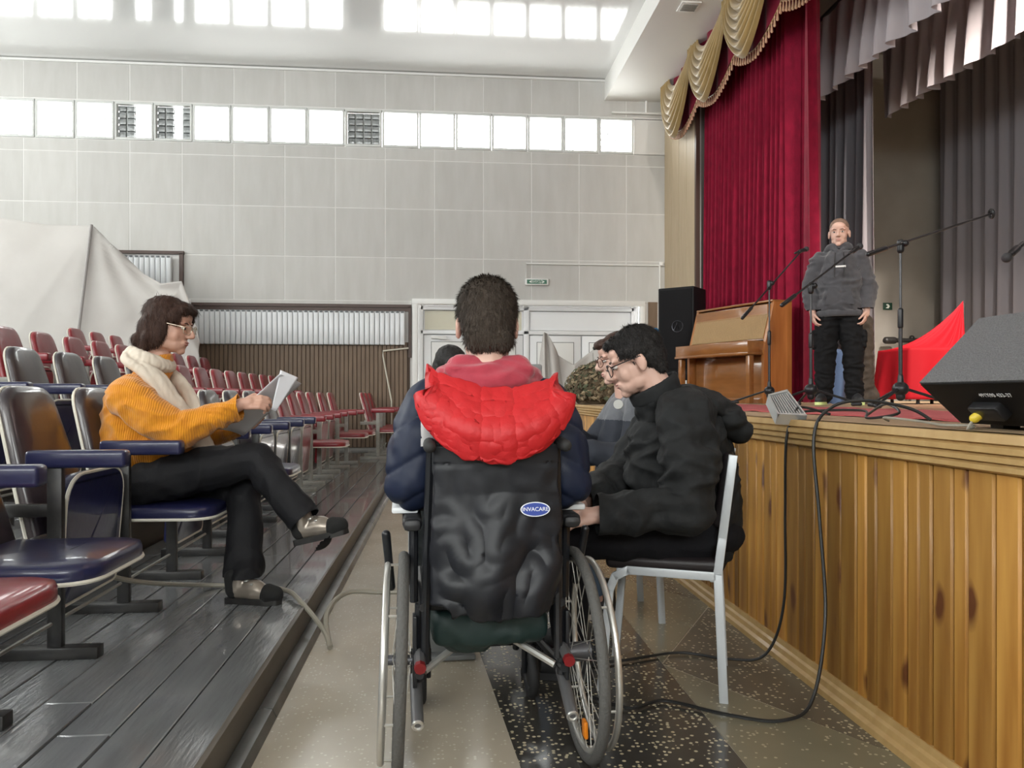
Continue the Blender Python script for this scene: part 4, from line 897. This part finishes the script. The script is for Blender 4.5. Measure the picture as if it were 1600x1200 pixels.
b = MB(); b.T = T; b.ell((0, -.020, .044), (.083, .094, .083)); b.ell((0, -.048, -.005), (.076, .068, .078)); b.cap((-.034, -.078, -.055), (.034, -.078, -.055), .034); b.ell((0, .03, .085), (.06, .06, .035))
for s in (-1, 1): b.ell((s*.058, -.015, .03), (.026, .06, .045))
def spiky(co, n): return .0025*NZ.noise(co*60)
strands(blob('hair', b, m_hdark, p1, .005, 3, fn=spiky), 9000, .020, (0, -.2, -1), m_hdark, 1, .75)
b = MB(); limb(b, [(c, 2.33, .58), (c, 2.30, .75), (c, 2.275, .95)], [.165, .175, .16]); b.ell((c, 2.27, .95), (.205, .135, .15)); b.cap((c-.125, 2.265, 1.035), (c+.125, 2.265, 1.035), .072)
b.cap((c-.05, 2.27, 1.08), (c+.05, 2.27, 1.08), .06)
for s in (-1, 1): limb(b, [(c+s*.165, 2.26, 1.02), (c+s*.205, 2.235, .92), (c+s*.222, 2.225, .80), (c+s*.20, 2.36, .765), (c+s*.165, 2.50, .765)], [.080, .082, .080, .068, .048])
def quilt(co, n):
    d = co.z*.95+abs(co.x-c)*.55; k = abs(math.sin(PI*d/.105)); return .012*k**.4-.008+.006*NZ.noise(co*22)
jk = blob('jacket', b, m_puff, p1, .007, 5, fn=quilt); jk.data.materials.append(m_whs)
for f in jk.data.polygons:
    q = f.center
    if q.y < 2.27 and .09 < abs(q.x-c) < .192 and .905 < q.z < .935+.22*abs(q.x-c): f.material_index = 1
b = MB()
for i in range(15):
    a = PI*(.02+.96*i/14)+PI; b.ell((c+.118*math.cos(a), 2.262+.090*math.sin(a)*1.0, 1.098+.012*math.sin(a)), (.042, .036, .038))
b.ell((c, 2.172, 1.092), (.112, .040, .046)); b.ell((c-.03, 2.168, 1.066), (.082, .038, .036)); b.ell((c, 2.16, 1.045), (.052, .032, .034)); b.cap((c-.085, 2.20, 1.137), (c+.085, 2.20, 1.137), .024); b.cap((c-.10, 2.185, 1.115), (c+.10, 2.185, 1.12), .026)
for s in (-1, 1): b.cap((c+s*.09, 2.25, 1.13), (c+s*.075, 2.34, 1.10), .034)
blob('hoodie_hood', b, m_hood, p1, .006, 4, (.006, 14, (.5, 1, 2.2)))
def hoodfn(u, v):
    q = 2*u-1; hwid = .192-.004*v
    zt = 1.094-.050*(1-abs(q)**1.6)+.012*q*-1; zb = .884+.165*(1-math.sqrt(max(0, 1-q*q)))
    z = zt+(zb-zt)*v; x = c+.008+q*hwid
    y = 2.150-.030*math.sin(PI*min(1, .12+.80*v))*(1-.55*q*q)-.022*(1-q*q)+.05*abs(q)**3*(1-.6*v)-.085*min(1, v*1.6)
    gx = min(abs(q-k) for k in (-.80, -.22, .24, .80)); gz = abs(math.sin(PI*(v*4.2+.25*abs(q))))
    e_ = (1-q**6)*(1-(2*v-1)**8); y += e_*(.009*math.exp(-(gx/.03)**2)+.008*math.exp(-(gz/.13)**2)*(.2+abs(math.sin(5*q+2)))-.006*NZ.noise(V((q*4, v*5, 0)))-.003*NZ.noise(V((q*11, v*12, 4))))
    return (x, y, z)
MB().grid(hoodfn, 90, 60, .035).build('padded_hood', m_puffr, p1, 2)
b = MB(); b.ell((c, 2.36, .58), (.17, .14, .09))
for s in (-1, 1): limb(b, [(c+s*.09, 2.38, .575), (c+s*.11, 2.82, .58), (c+s*.10, 2.96, .24)], [.09, .075, .06])
blob('trousers', b, m_dktr, p1, .01, 4, (.006, 9))
for s in (-1, 1): shoe(p1, (c+s*.09, 2.93, .135), (c+s*.10, 3.18, .135), (0, 0, 1), m_blk, m_blk)

# ---- woman with the sheet of paper
m_knit = mat('mustard_knit', (.68,.26,.004), .9, c2=(.58,.20,.003), nscale=30, sheen=.35)
nt = m_knit.node_tree; p = nt.nodes['Principled BSDF']; tcn = [n for n in nt.nodes if n.type == 'TEX_COORD'][0]
w1 = nt.nodes.new('ShaderNodeTexWave'); w1.inputs['Scale'].default_value = 34; w1.inputs['Distortion'].default_value = 1.5; nt.links.new(tcn.outputs['Object'], w1.inputs[0])
bp2 = nt.nodes.new('ShaderNodeBump'); bp2.inputs['Strength'].default_value = .35; bp2.inputs['Distance'].default_value = .006; nt.links.new(w1.outputs[0], bp2.inputs['Height']); nt.links.new(bp2.outputs[0], p.inputs['Normal'])
m_scarf = mat('cream_scarf', (.72,.64,.54), .85, c2=(.60,.52,.43), nscale=7, bump=.1, bscale=200, stretch=(1,4,1)); m_slack = mat('black_slacks', (.010,.010,.012), .7, spec=.25, bump=.1, bscale=200)
m_pewter = mat('pewter_leather', (.30,.26,.22), .28, .55); m_suede = mat('black_suede', (.012,.012,.012), .9)
wm = thing('person', 'woman in mustard sweater and cream scarf reading a sheet of paper, legs crossed', 'person', (-1.38, 3.70, .125), world=True)
T = look((1, -.10, -.20), loc=(-1.265, 3.70, 1.372), s=1.07)
shR = V((-1.38, 3.54, 1.035)); shL = V((-1.36, 3.87, 1.035)); elR = V((-1.16, 3.50, .885)); elL = V((-1.18, 3.95, .86)); wrR = V((-.895, 3.55, 1.010)); wrL = V((-.985, 3.86, .905))
b = MB(); head(b, T, True, 1.12); limb(b, [(-1.40, 3.70, .62), (-1.40, 3.70, .9), (-1.36, 3.70, 1.12), (-1.31, 3.70, 1.22)], [.12, .12, .06, .055])
for q in ([shR, elR, wrR], [shL, elL, wrL]): limb(b, q, [.045, .04, .028]); b.cap(q[0], (-1.38, 3.70, 1.02), .05)
kR = V((-.845, 3.60, .75)); aR = V((-.625, 3.52, .505)); kL = V((-.93, 3.75, .625)); aL = V((-.885, 3.53, .24))
limb(b, [(-1.36, 3.60, .63), kR, aR], [.07, .05, .035]); limb(b, [(-1.36, 3.80, .61), kL, aL], [.07, .05, .035])
hand(b, wrR, (1, -.02, .10), (.1, .75, -.55), 'R', (.55, .75, .5), .95, 1.0); hand(b, wrL, (1, -.12, .06), (.25, -.5, .75), 'L', (.5, .6, .4), .95, 1.0)
blob('body', b, m_skin, wm, .0045, 2); face_parts(T, wm, m_hbrown)
specs(T, wm, mat('gold_wire', (.55,.48,.38), .3, .8), .020, 1.35)
b = MB(); b.T = T
b.ell((0, -.020, .046), (.089, .102, .082)); b.ell((0, -.068, -.03), (.086, .055, .085)); b.ell((0, .045, .088), (.066, .048, .026)); b.cap((-.05, .072, .078), (.05, .072, .078), .020)
for s in (-1, 1):
    b.ell((s*.072, -.030, -.02), (.022, .062, .085)); b.cap((s*.070, -.045, -.06), (s*.060, -.06, -.115), .030, .024); b.ell((s*.066, .042, .045), (.018, .034, .032))
b.cap((-.05, -.092, -.085), (.05, -.092, -.085), .034); b.cap((-.045, -.085, -.115), (.045, -.085, -.115), .024)
strands(blob('hair', b, m_hbrown, wm, .005, 4, fn=lambda co, n: .003*NZ.noise(V((co.x*70, co.y*70, co.z*12)))), 7000, .035, (.12, 0, -1), m_hbrown, 2, .10)
b = MB(); limb(b, [(-1.39, 3.70, .66), (-1.395, 3.70, .80), (-1.385, 3.70, .98)], [.165, .185, .165]); b.ell((-1.34, 3.70, .80), (.17, .19, .13)); b.cap((-1.385, 3.58, 1.05), (-1.37, 3.82, 1.05), .085); b.cap((-1.36, 3.70, 1.10), (-1.31, 3.70, 1.195), .082, .064)
b.ell((-1.33, 3.70, .95), (.14, .17, .13))
limb(b, [shR, shR.lerp(elR, .55)+V((0, -.01, -.01)), elR, elR.lerp(wrR, .5), wrR+V((.02, 0, 0))], [.090, .086, .076, .060, .046]); limb(b, [shL, shL.lerp(elL, .55), elL, elL.lerp(wrL, .5), wrL+V((.02, 0, 0))], [.090, .085, .074, .060, .046])
def knitw(co, n):
    k = 0
    dR = min(1, max(0, (co.x+1.06)/.05)) if co.y < 3.62 else min(1, max(0, (co.x+1.10)/.04))
    if co.z < .70: k += .005*math.sin(co.x*240+co.y*240)
    return k+.003*dR*math.sin(co.y*260+co.z*260)
blob('sweater', b, m_knit, wm, .007, 5, (.011, 7.5, (1, 1, 1.6)), knitw, [(wrR-V((.012, 0, 0)), (1, 0, .2), .10), (wrL-V((.012, 0, 0)), (1, 0, .1), .10)])
b = MB(); b.torus((-1.322, 3.70, 1.195), .062, .016, (.35, 0, 1), 28, 8); blob('sweater_collar', b, m_knit, wm, .006, 2)
def scarf(s):
    side = -1 if s else 1
    pts = smooth_path([(-1.40, 3.70+side*.02, 1.235), (-1.385, 3.70+side*.085, 1.20), (-1.29, 3.70+side*.12, 1.135), (-1.215, 3.70+side*.10, 1.02), (-1.14, 3.70+side*.055, .90), (-1.09, 3.70+side*.04, .80), (-1.06, 3.70+side*.04, .70)] if s else
                      [(-1.40, 3.70+side*.02, 1.235), (-1.37, 3.70+side*.085, 1.20), (-1.27, 3.70+side*.10, 1.13), (-1.19, 3.70+side*.06, 1.03), (-1.15, 3.72, .93), (-1.13, 3.73, .84)], 6)
    mb = MB()
    for i, q in enumerate(pts):
        t = i/(len(pts)-1); 
        if i: mb.cap(prev, q, .030, .030); mb.cap(prev+V((-.028, side*.022, .006)), q+V((-.028, side*.022, .006)), .022, .022); mb.cap(prev+V((.022, -side*.016, .0)), q+V((.022, -side*.016, 0)), .02, .02)
        prev = q
    return mb
b = scarf(1); b2 = scarf(0); b.v, b.f = b.v+b2.v, b.f+[tuple(i+len(b.v) for i in f) for f in b2.f]
b.torus((-1.345, 3.70, 1.215), .080, .034, (.42, 0, 1), 28, 10)
blob('scarf', b, m_scarf, wm, .006, 5, (.003, 22, (1.5, 1.5, .5)))
b = MB(); b.ell((-1.38, 3.70, .64), (.17, .20, .10)); hR = V((-1.36, 3.60, .645)); hL = V((-1.36, 3.80, .625))
limb(b, [hR, hR.lerp(kR, .5)+V((0, 0, .01)), kR, kR.lerp(aR, .5), aR+V((.06, -.02, -.07))], [.108, .098, .078, .070, .072]); limb(b, [hL, hL.lerp(kL, .5), kL, kL.lerp(aL, .5), aL+V((0, 0, -.03))], [.105, .095, .080, .078, .082])
blob('trousers', b, m_slack, wm, .008, 5, (.011, 8, (1, 1, .7)), None, [(aR+V((.014, -.005, -.016)), (.66, -.24, -.73), .14), (aL, (0, 0, -1), .14)])
def boot(heel, toe, up, ank):
    o, T_, L = shoe(wm, heel, toe, up, m_pewter, m_blk, 'boot', .92, ank); b = MB(); b.T = T_; b.cap((0, L-.064, .030), (0, L-.038, .029), .0465, .0395); blob('toe_cap', b, m_suede, o, .005, 2)
    b = MB(); b.T = T_; b.cap((0, .040, .045), (0, .034, .10), .043, .043); blob('heel_counter', b, m_suede, o, .005, 2)
    b = MB(); b.T = T_; b.torus((0, L*.40, .096), .012, .004, (0, .5, 1), 14, 6).box((0, L*.40, .092), (.07, .016, .008), .003).box((0, L*.5, .078), (.07, .014, .008), .003); b.build('buckle', m_silver, o)
boot((-.66, 3.53, .385), (-.415, 3.49, .445), (-.24, .02, .97), aR+V((-.005, .002, .005))); boot((-.955, 3.52, .140), (-.70, 3.46, .140), (0, 0, 1), aL+V((0, .012, .03)))
pp = thing('paper_sheet', 'folded white sheet of paper held in the woman\'s hands', 'paper', (-.80, 3.62, 1.0), world=True)
m_paper = mat('paper', (.86,.86,.90), .7)
MB().grid(lambda u, v: at(362, 676, 3.66).lerp(at(454, 592, 3.50), u)+V((.035, .075, -.02))*(2*v-1)+V((0, 0, .006*math.sin(PI*v))), 12, 10, .0012).build('page', m_paper, pp, 2)
MB().grid(lambda u, v: at(424, 640, 3.47).lerp(at(438, 578, 3.44), u)+(at(466, 590, 3.5)-at(438, 578, 3.44))*v*(.25+.75*u), 8, 8, .0012).build('page', m_paper, pp, 2)

# ---- man in the black jacket
m_shell = mat('black_softshell', (.012,.0125,.013), .75, spec=.25, c2=(.016,.017,.018), nscale=20, bump=.08, bscale=120); m_jean = mat('black_jeans', (.007,.007,.009), .85, spec=.2, bump=.1, bscale=200)
p2 = thing('person', 'man in black hooded jacket and glasses sitting on the nearest chair', 'person', (.85, 2.78, 0), world=True)
T = look((-.95, .18, -.36), loc=(.690, 2.70, 1.172), s=1.0)
shN = V((.825, 2.565, .975)); shF = V((.89, 2.93, .975)); elN = V((.80, 2.47, .675)); elF = V((.70, 2.93, .72)); wrN = V((.505, 2.49, .655)); wrF = V((.455, 2.60, .665)); hp2 = V((.93, 2.76, .54))
b = MB(); head(b, T); limb(b, [hp2, (.90, 2.76, .75), (.845, 2.745, .98), (.76, 2.715, 1.09)], [.12, .12, .08, .058])
for q in ([shN, elN, wrN], [shF, elF, wrF]): limb(b, q, [.045, .042, .03]); b.cap(q[0], (.85, 2.745, .96), .05)
k1 = V((.43, 2.70, .555)); k2 = V((.50, 3.02, .555)); f1 = V((.47, 2.80, .10)); f2 = V((.52, 3.08, .10))
limb(b, [hp2+V((0, -.09, 0)), k1, f1], [.07, .05, .04]); limb(b, [hp2+V((0, .1, 0)), k2, f2], [.07, .05, .04])
hand(b, wrN, (-1, .05, -.15), (.05, .5, -.85), 'L', (.45, .6, .4), 1.0, .6); hand(b, wrF, (-1, -.25, -.2), (.1, -.2, -1), 'R', (.35, .5, .4), 1.0, .6)
blob('body', b, m_skin2, p2, .0045, 2); face_parts(T, p2)
specs(T, p2, mat('black_spectacle', (.012,.012,.014), .3), .022, 1.2)
b = MB(); b.T = T; b.ell((0, -.018, .046), (.084, .097, .083)); b.ell((0, -.055, .0), (.078, .058, .066)); b.ell((0, .045, .082), (.058, .05, .026)); b.cap((-.03, -.070, -.045), (.03, -.070, -.045), .03)
for s in (-1, 1): b.ell((s*.062, -.02, .038), (.022, .060, .036))
strands(blob('hair', b, m_hblack, p2, .005, 3, fn=lambda co, n: .002*NZ.noise(co*60)), 7000, .018, (.3, 0, -.6), m_hblack, 3, .5)
b = MB(); limb(b, [hp2+V((.0, 0, .0)), (.925, 2.76, .72), (.885, 2.755, .90)], [.150, .155, .150]); b.cap(shN+V((.03, .03, -.01)), shF+V((.0, -.04, -.01)), .080); b.ell((.80, 2.74, .80), (.13, .16, .19)); b.ell((.915, 2.76, .86), (.12, .17, .17)); b.cap((.80, 2.725, .98), (.778, 2.715, 1.03), .085, .078)
limb(b, [shN, shN.lerp(elN, .5)+V((.012, -.02, 0)), elN, elN.lerp(wrN, .5), wrN+V((-.02, 0, 0))], [.088, .090, .082, .066, .050]); limb(b, [shF, shF.lerp(elF, .5), elF, elF.lerp(wrF, .5), wrF+V((.02, 0, 0))], [.098, .09, .08, .068, .052])
blob('jacket', b, m_shell, p2, .007, 3, (.016, 8, (1, 1, 1.5)), lambda co, n: .004*(1-2*abs(NZ.noise(co*19))), [(wrN, (-1, 0, 0), .1)])
b = MB()
for i in range(44):
    a = 2*PI*i/44; q = V((.775, 2.715, 1.035))+V((.078*math.cos(a), .082*math.sin(a), -.0+.022*math.cos(a))); b.cap(q, q+V((-.018, 0, .05+.022*math.cos(a))), .012, .009)
blob('collar', b, m_shell, p2, .006, 3)
b = MB(); b.ell((.955, 2.74, 1.015), (.105, .125, .05), M.Rotation(.35, 3, 'Y')); b.ell((1.03, 2.735, .965), (.085, .115, .055), M.Rotation(.75, 3, 'Y')); b.ell((.87, 2.735, 1.045), (.07, .11, .04)); b.ell((1.075, 2.73, .925), (.05, .09, .04), M.Rotation(.9, 3, 'Y'))
blob('jacket_hood', b, m_shell, p2, .007, 4, (.010, 12, (1, 1, 1)))
b = MB(); b.ell(hp2+V((0, 0, .0)), (.17, .19, .085)); h1 = hp2+V((-.02, -.09, .01)); h2 = hp2+V((-.02, .1, .01))
limb(b, [h1, h1.lerp(k1, .5), k1, f1+V((0, 0, .05))], [.10, .095, .078, .062]); limb(b, [h2, h2.lerp(k2, .5), k2, f2+V((0, 0, .05))], [.10, .095, .078, .062])
blob('trousers', b, m_jean, p2, .009, 4, (.007, 8))
m_snk = mat('black_sneaker', (.02,.02,.022), .6); m_snks = mat('pale_sole', (.50,.46,.42), .6)
shoe(p2, f1+V((.08, -.01, -.085)), f1+V((-.18, .06, -.085)), (0, 0, 1), m_snk, m_snk); shoe(p2, f2+V((.08, -.01, -.085)), f2+V((-.18, .06, -.085)), (0, 0, 1), m_snk, m_snk)

# ---- man in the grey fleece
m_fleece = mat('grey_fleece', (.135,.14,.155), .9, c2=(.105,.11,.125), nscale=25, bump=.15, bscale=180, sheen=.3); m_fnavy = mat('navy_sleeve', (.022,.026,.038), .8); m_jeans = mat('blue_jeans', (.16,.25,.38), .8, c2=(.11,.18,.30), nscale=12, bump=.1, bscale=200)
p3 = thing('person', 'man in grey fleece and blue jeans half hidden behind the black-jacketed man', 'person', (.86, 3.64, 0), world=True)
T = look((-1, -.05, -.22), loc=(.835, 3.60, 1.225), s=1.0)
shN = V((.92, 3.44, 1.0)); shF = V((.92, 3.80, 1.0)); elN = V((.86, 3.38, .755)); elF = V((.76, 3.86, .76)); wrN = V((.605, 3.46, .80)); wrF = V((.60, 3.62, .87)); hp3 = V((.88, 3.64, .54))
b = MB(); head(b, T); limb(b, [hp3, (.88, 3.63, .8), (.90, 3.62, 1.0), (.87, 3.61, 1.13)], [.11, .11, .07, .056])
for q in ([shN, elN, wrN], [shF, elF, wrF]): limb(b, q, [.045, .042, .03]); b.cap(q[0], (.88, 3.63, 1.0), .05)
k1 = V((.43, 3.52, .555)); k2 = V((.43, 3.76, .555)); f1 = V((.74, 3.56, .10)); f2 = V((.72, 3.76, .10))
limb(b, [hp3+V((0, -.09, 0)), k1, f1], [.07, .05, .04]); limb(b, [hp3+V((0, .1, 0)), k2, f2], [.07, .05, .04])
hand(b, wrN, (-.9, .15, .15), (-.1, .9, .3), 'L', (.7, .9, .6), 1.0, 1.0); hand(b, wrF, (-.5, -.05, .85), (-.6, -.7, .1), 'R', (.2, .3, .2), 1.0, .2)
blob('body', b, m_skin2, p3, .005, 2); face_parts(T, p3); specs(T, p3, mat('brown_spectacle', (.08,.03,.02), .3), .021, 1.2)
b = MB(); b.T = T; b.ell((0, -.018, .046), (.083, .096, .083)); b.ell((0, -.055, .0), (.077, .058, .066)); b.ell((0, .055, .078), (.055, .05, .028)); b.cap((-.036, -.082, -.045), (.036, -.082, -.045), .03)
blob('hair', b, m_hbrown, p3, .006, 2, fn=spiky)
b = MB(); limb(b, [hp3, (.89, 3.64, .78), (.91, 3.63, .93)], [.145, .15, .135]); b.cap(shN+V((0, .03, 0)), shF-V((0, .03, 0)), .085); b.cap((.91, 3.62, 1.04), (.91, 3.61, 1.09), .07)
limb(b, [shN, shN.lerp(elN, .5), elN, elN.lerp(wrN, .5), wrN+V((.015, 0, 0))], [.085, .08, .07, .062, .046]); limb(b, [shF, shF.lerp(elF, .5), elF, elF.lerp(wrF, .5), wrF-V((0, 0, .015))], [.085, .08, .07, .062, .046])
fl_ = blob('fleece', b, m_fleece, p3, .008, 4, (.008, 8)); fl_.data.materials.append(m_fnavy)
for f in fl_.data.polygons:
    if f.center.z < .93: f.material_index = 1
q = at(966, 632, 3.36); b = MB(); b.T = look((-.35, -1, .25), loc=q); b.tube([(0, -.004, 0), (0, .004, 0)], .021, 24); b.build('badge', mat('badge_grey', (.55,.55,.52), .6), p3)
b = MB(); b.ell(hp3, (.16, .18, .085)); h1 = hp3+V((-.02, -.09, .01)); h2 = hp3+V((-.02, .1, .01))
limb(b, [h1, h1.lerp(k1, .5), k1, f1+V((-.03, 0, .05))], [.098, .09, .075, .058]); limb(b, [h2, h2.lerp(k2, .5), k2, f2+V((-.03, 0, .05))], [.098, .09, .075, .058])
blob('trousers', b, m_jeans, p3, .009, 4, (.006, 9))
for f0 in (f1, f2): shoe(p3, f0+V((.08, 0, -.085)), f0+V((-.17, .0, -.085)), (0, 0, 1), m_snk, m_snks)

# ---- dark-haired person behind the wheelchair
p4 = thing('person', 'dark-haired person, only the crown showing behind the wheelchair man\'s shoulder', 'person', (.02, 4.35, 0), world=True)
T = look((.25, -1, -.40), loc=(.045, 4.27, 1.195), s=1.0); hp4 = V((.02, 4.38, .54))
b = MB(); head(b, T); limb(b, [hp4, (.02, 4.38, .8), (.02, 4.36, 1.0), (.03, 4.32, 1.1)], [.11, .11, .07, .05])
k1 = V((-.08, 3.93, .555)); k2 = V((.12, 3.93, .555)); f1 = V((-.08, 4.0, .1)); f2 = V((.12, 4.0, .1))
for sx, kk, ff in ((-1, k1, f1), (1, k2, f2)):
    limb(b, [(.02+sx*.16, 4.36, 1.0), (.02+sx*.22, 4.28, .78), (.02+sx*.10, 4.06, .72)], [.045, .04, .028]); b.cap((.02+sx*.16, 4.36, 1.0), (.02, 4.36, .98), .05)
    limb(b, [hp4+V((sx*.09, 0, 0)), kk, ff], [.07, .05, .04]); hand(b, (.02+sx*.10, 4.05, .72), (-sx*.4, -1, -.1), (0, 0, -1), 'L' if sx > 0 else 'R')
blob('body', b, m_skin, p4, .006, 2); face_parts(T, p4)
b = MB(); b.T = T; b.ell((0, -.020, .046), (.088, .10, .084)); b.ell((0, -.06, -.03), (.085, .06, .10)); b.cap((0, .06, .075), (.02, .075, .06), .03)
for s in (-1, 1): b.ell((s*.074, -.02, -.04), (.024, .06, .10))
blob('hair', b, m_hblack, p4, .006, 3, fn=lambda co, n: .003*NZ.noise(co*60))
b = MB(); limb(b, [hp4, (.02, 4.38, .78), (.02, 4.36, .95)], [.15, .16, .13]); b.cap((-.13, 4.36, 1.0), (.17, 4.36, 1.0), .075)
for sx in (-1, 1): limb(b, [(.02+sx*.16, 4.36, 1.0), (.02+sx*.22, 4.28, .78), (.02+sx*.11, 4.08, .72)], [.075, .065, .045])
blob('pullover', b, m_fnavy, p4, .01, 4, (.007, 8))
b = MB(); b.ell(hp4, (.18, .16, .085))
for kk, ff, sx in ((k1, f1, -1), (k2, f2, 1)): limb(b, [hp4+V((sx*.09, -.02, .01)), kk, ff+V((0, 0, .05))], [.095, .075, .058])
blob('trousers', b, m_dktr, p4, .01, 4, (.006, 9))
for f0 in (f1, f2): shoe(p4, f0+V((0, .07, -.085)), f0+V((0, -.18, -.085)), (0, 0, 1), m_snk, m_snk)

# ---- young man standing on the stage
m_hoodie = mat('slate_hoodie', (.078,.077,.085), .9, spec=.2, c2=(.062,.062,.07), nscale=20, bump=.12, bscale=200, sheen=.3); m_cargo = mat('black_cargo', (.008,.008,.009), .85, spec=.2, bump=.15, bscale=90); m_lime = mat('lime_sole', (.62,.74,.30), .5)
p5 = thing('person', 'young man with shaved head in slate hoodie standing on the stage', 'person', stagept(1311, 7.0)+V((0, 0, .002)), math.radians(-27))
T = look((-.10, -1, -.10), loc=(.0, -.03, 1.565), s=1.10)
b = MB(); head(b, T); limb(b, [(0, 0, .90), (0, .01, 1.15), (0, 0, 1.38), (0, 0, 1.45)], [.11, .12, .07, .055])
AR = {}
for s in (-1, 1):
    sh_ = V((s*.170, .01, 1.325)); el = V((s*.245, .03, 1.07)); wr = V((s*.225, -.05, .845)); AR[s] = (sh_, el, wr)
    limb(b, [sh_, el, wr], [.045, .04, .028]); b.cap(sh_, (0, 0, 1.35), .05); hand(b, wr, (-s*.18, -.15, -1), (-s*.9, .15, .1), 'L' if s > 0 else 'R', (.4, .5, .4))
    limb(b, [(s*.09, 0, .88), (s*.115, -.01, .48), (s*.13, .02, .08)], [.07, .05, .04]); b.cap((s*.09, 0, .88), (0, 0, .95), .07)
blob('body', b, m_skin2, p5, .005, 2); face_parts(T, p5)
b = MB(); b.T = T; b.ell((0, -.016, .040), (.0765, .0935, .0805)); b.ell((0, -.05, .0), (.073, .060, .06))
blob('hair', b, mat('shaved_hair', (.20,.125,.09), .7), p5, .005, 2)
b = MB(); limb(b, [(0, .0, .86), (0, .005, 1.0), (0, .01, 1.28)], [.155, .165, .15]); b.ell((0, 0, .90), (.200, .150, .12)); b.ell((0, 0, 1.12), (.195, .14, .22)); b.cap((-.13, .01, 1.315), (.13, .01, 1.315), .078); b.cap((0, 0, 1.34), (0, 0, 1.40), .08, .07)
for s in (-1, 1):
    sh_, el, wr = AR[s]; limb(b, [sh_, sh_.lerp(el, .5), el, el.lerp(wr, .6), wr+V((0, 0, .0))], [.078, .075, .070, .060, .046])
blob('hoodie', b, m_hoodie, p5, .008, 3, (.015, 7, (1, 1, 1.5)), None, [((0, 0, .815), (0, 0, -1), .3)]+[(AR[s][2]+V((0, 0, .025)), (0, 0, -1), .08) for s in (-1, 1)])
b = MB(); b.tube([(.183*math.cos(2*PI*i/40), .138*math.sin(2*PI*i/40), .825+.0*i) for i in range(40)], .02, 8, True); b.v = [(x, y, .83+(z-.825)*1.6) for x, y, z in b.v]; b.build('hem_band', m_hoodie, p5, 2)
b = MB(); b.torus((0, .02, 1.415), .088, .034, (0, .35, 1), 28, 10); b.ell((0, .09, 1.38), (.12, .06, .085)); b.ell((0, .05, 1.40), (.135, .06, .05))
for s in (-1, 1): b.cap((s*.06, -.05, 1.435), (s*.015, -.095, 1.37), .026, .02)
blob('hood', b, m_hoodie, p5, .007, 3, (.006, 12))
for s in (-1, 1): MB().tube([(s*.035, -.118, 1.37), (s*.04, -.150, 1.28), (s*.042, -.165, 1.14)], .004, 6).build('drawstring', m_blk, p5)
MB().grid(lambda u, v: ((-.12+.03*v)*(1-2*u), -.152-.012*math.sin(PI*u)*math.sin(PI*v)-.004, .90+.16*v), 16, 10, .012).build('front_pocket', m_hoodie, p5)
MB().box((.01, -.152, 1.240), (.085, .012, .016), .002).build('chest_print', mat('print_white', (.7,.7,.7), .6), p5)
b = MB(); b.ell((0, 0, .86), (.168, .128, .11))
for s in (-1, 1):
    limb(b, [(s*.085, 0, .84), (s*.105, -.005, .64), (s*.118, -.01, .46), (s*.125, .01, .25), (s*.13, .02, .09)], [.105, .10, .088, .08, .072]); b.box((s*.205, 0, .60), (.035, .13, .16), .012)
blob('trousers', b, m_cargo, p5, .008, 3, (.013, 8, (1, 1, 1.8)))
for s in (-1, 1): shoe(p5, (s*.125, .07, .014), (s*.18, -.19, .014), (0, 0, 1), m_snk, m_lime)
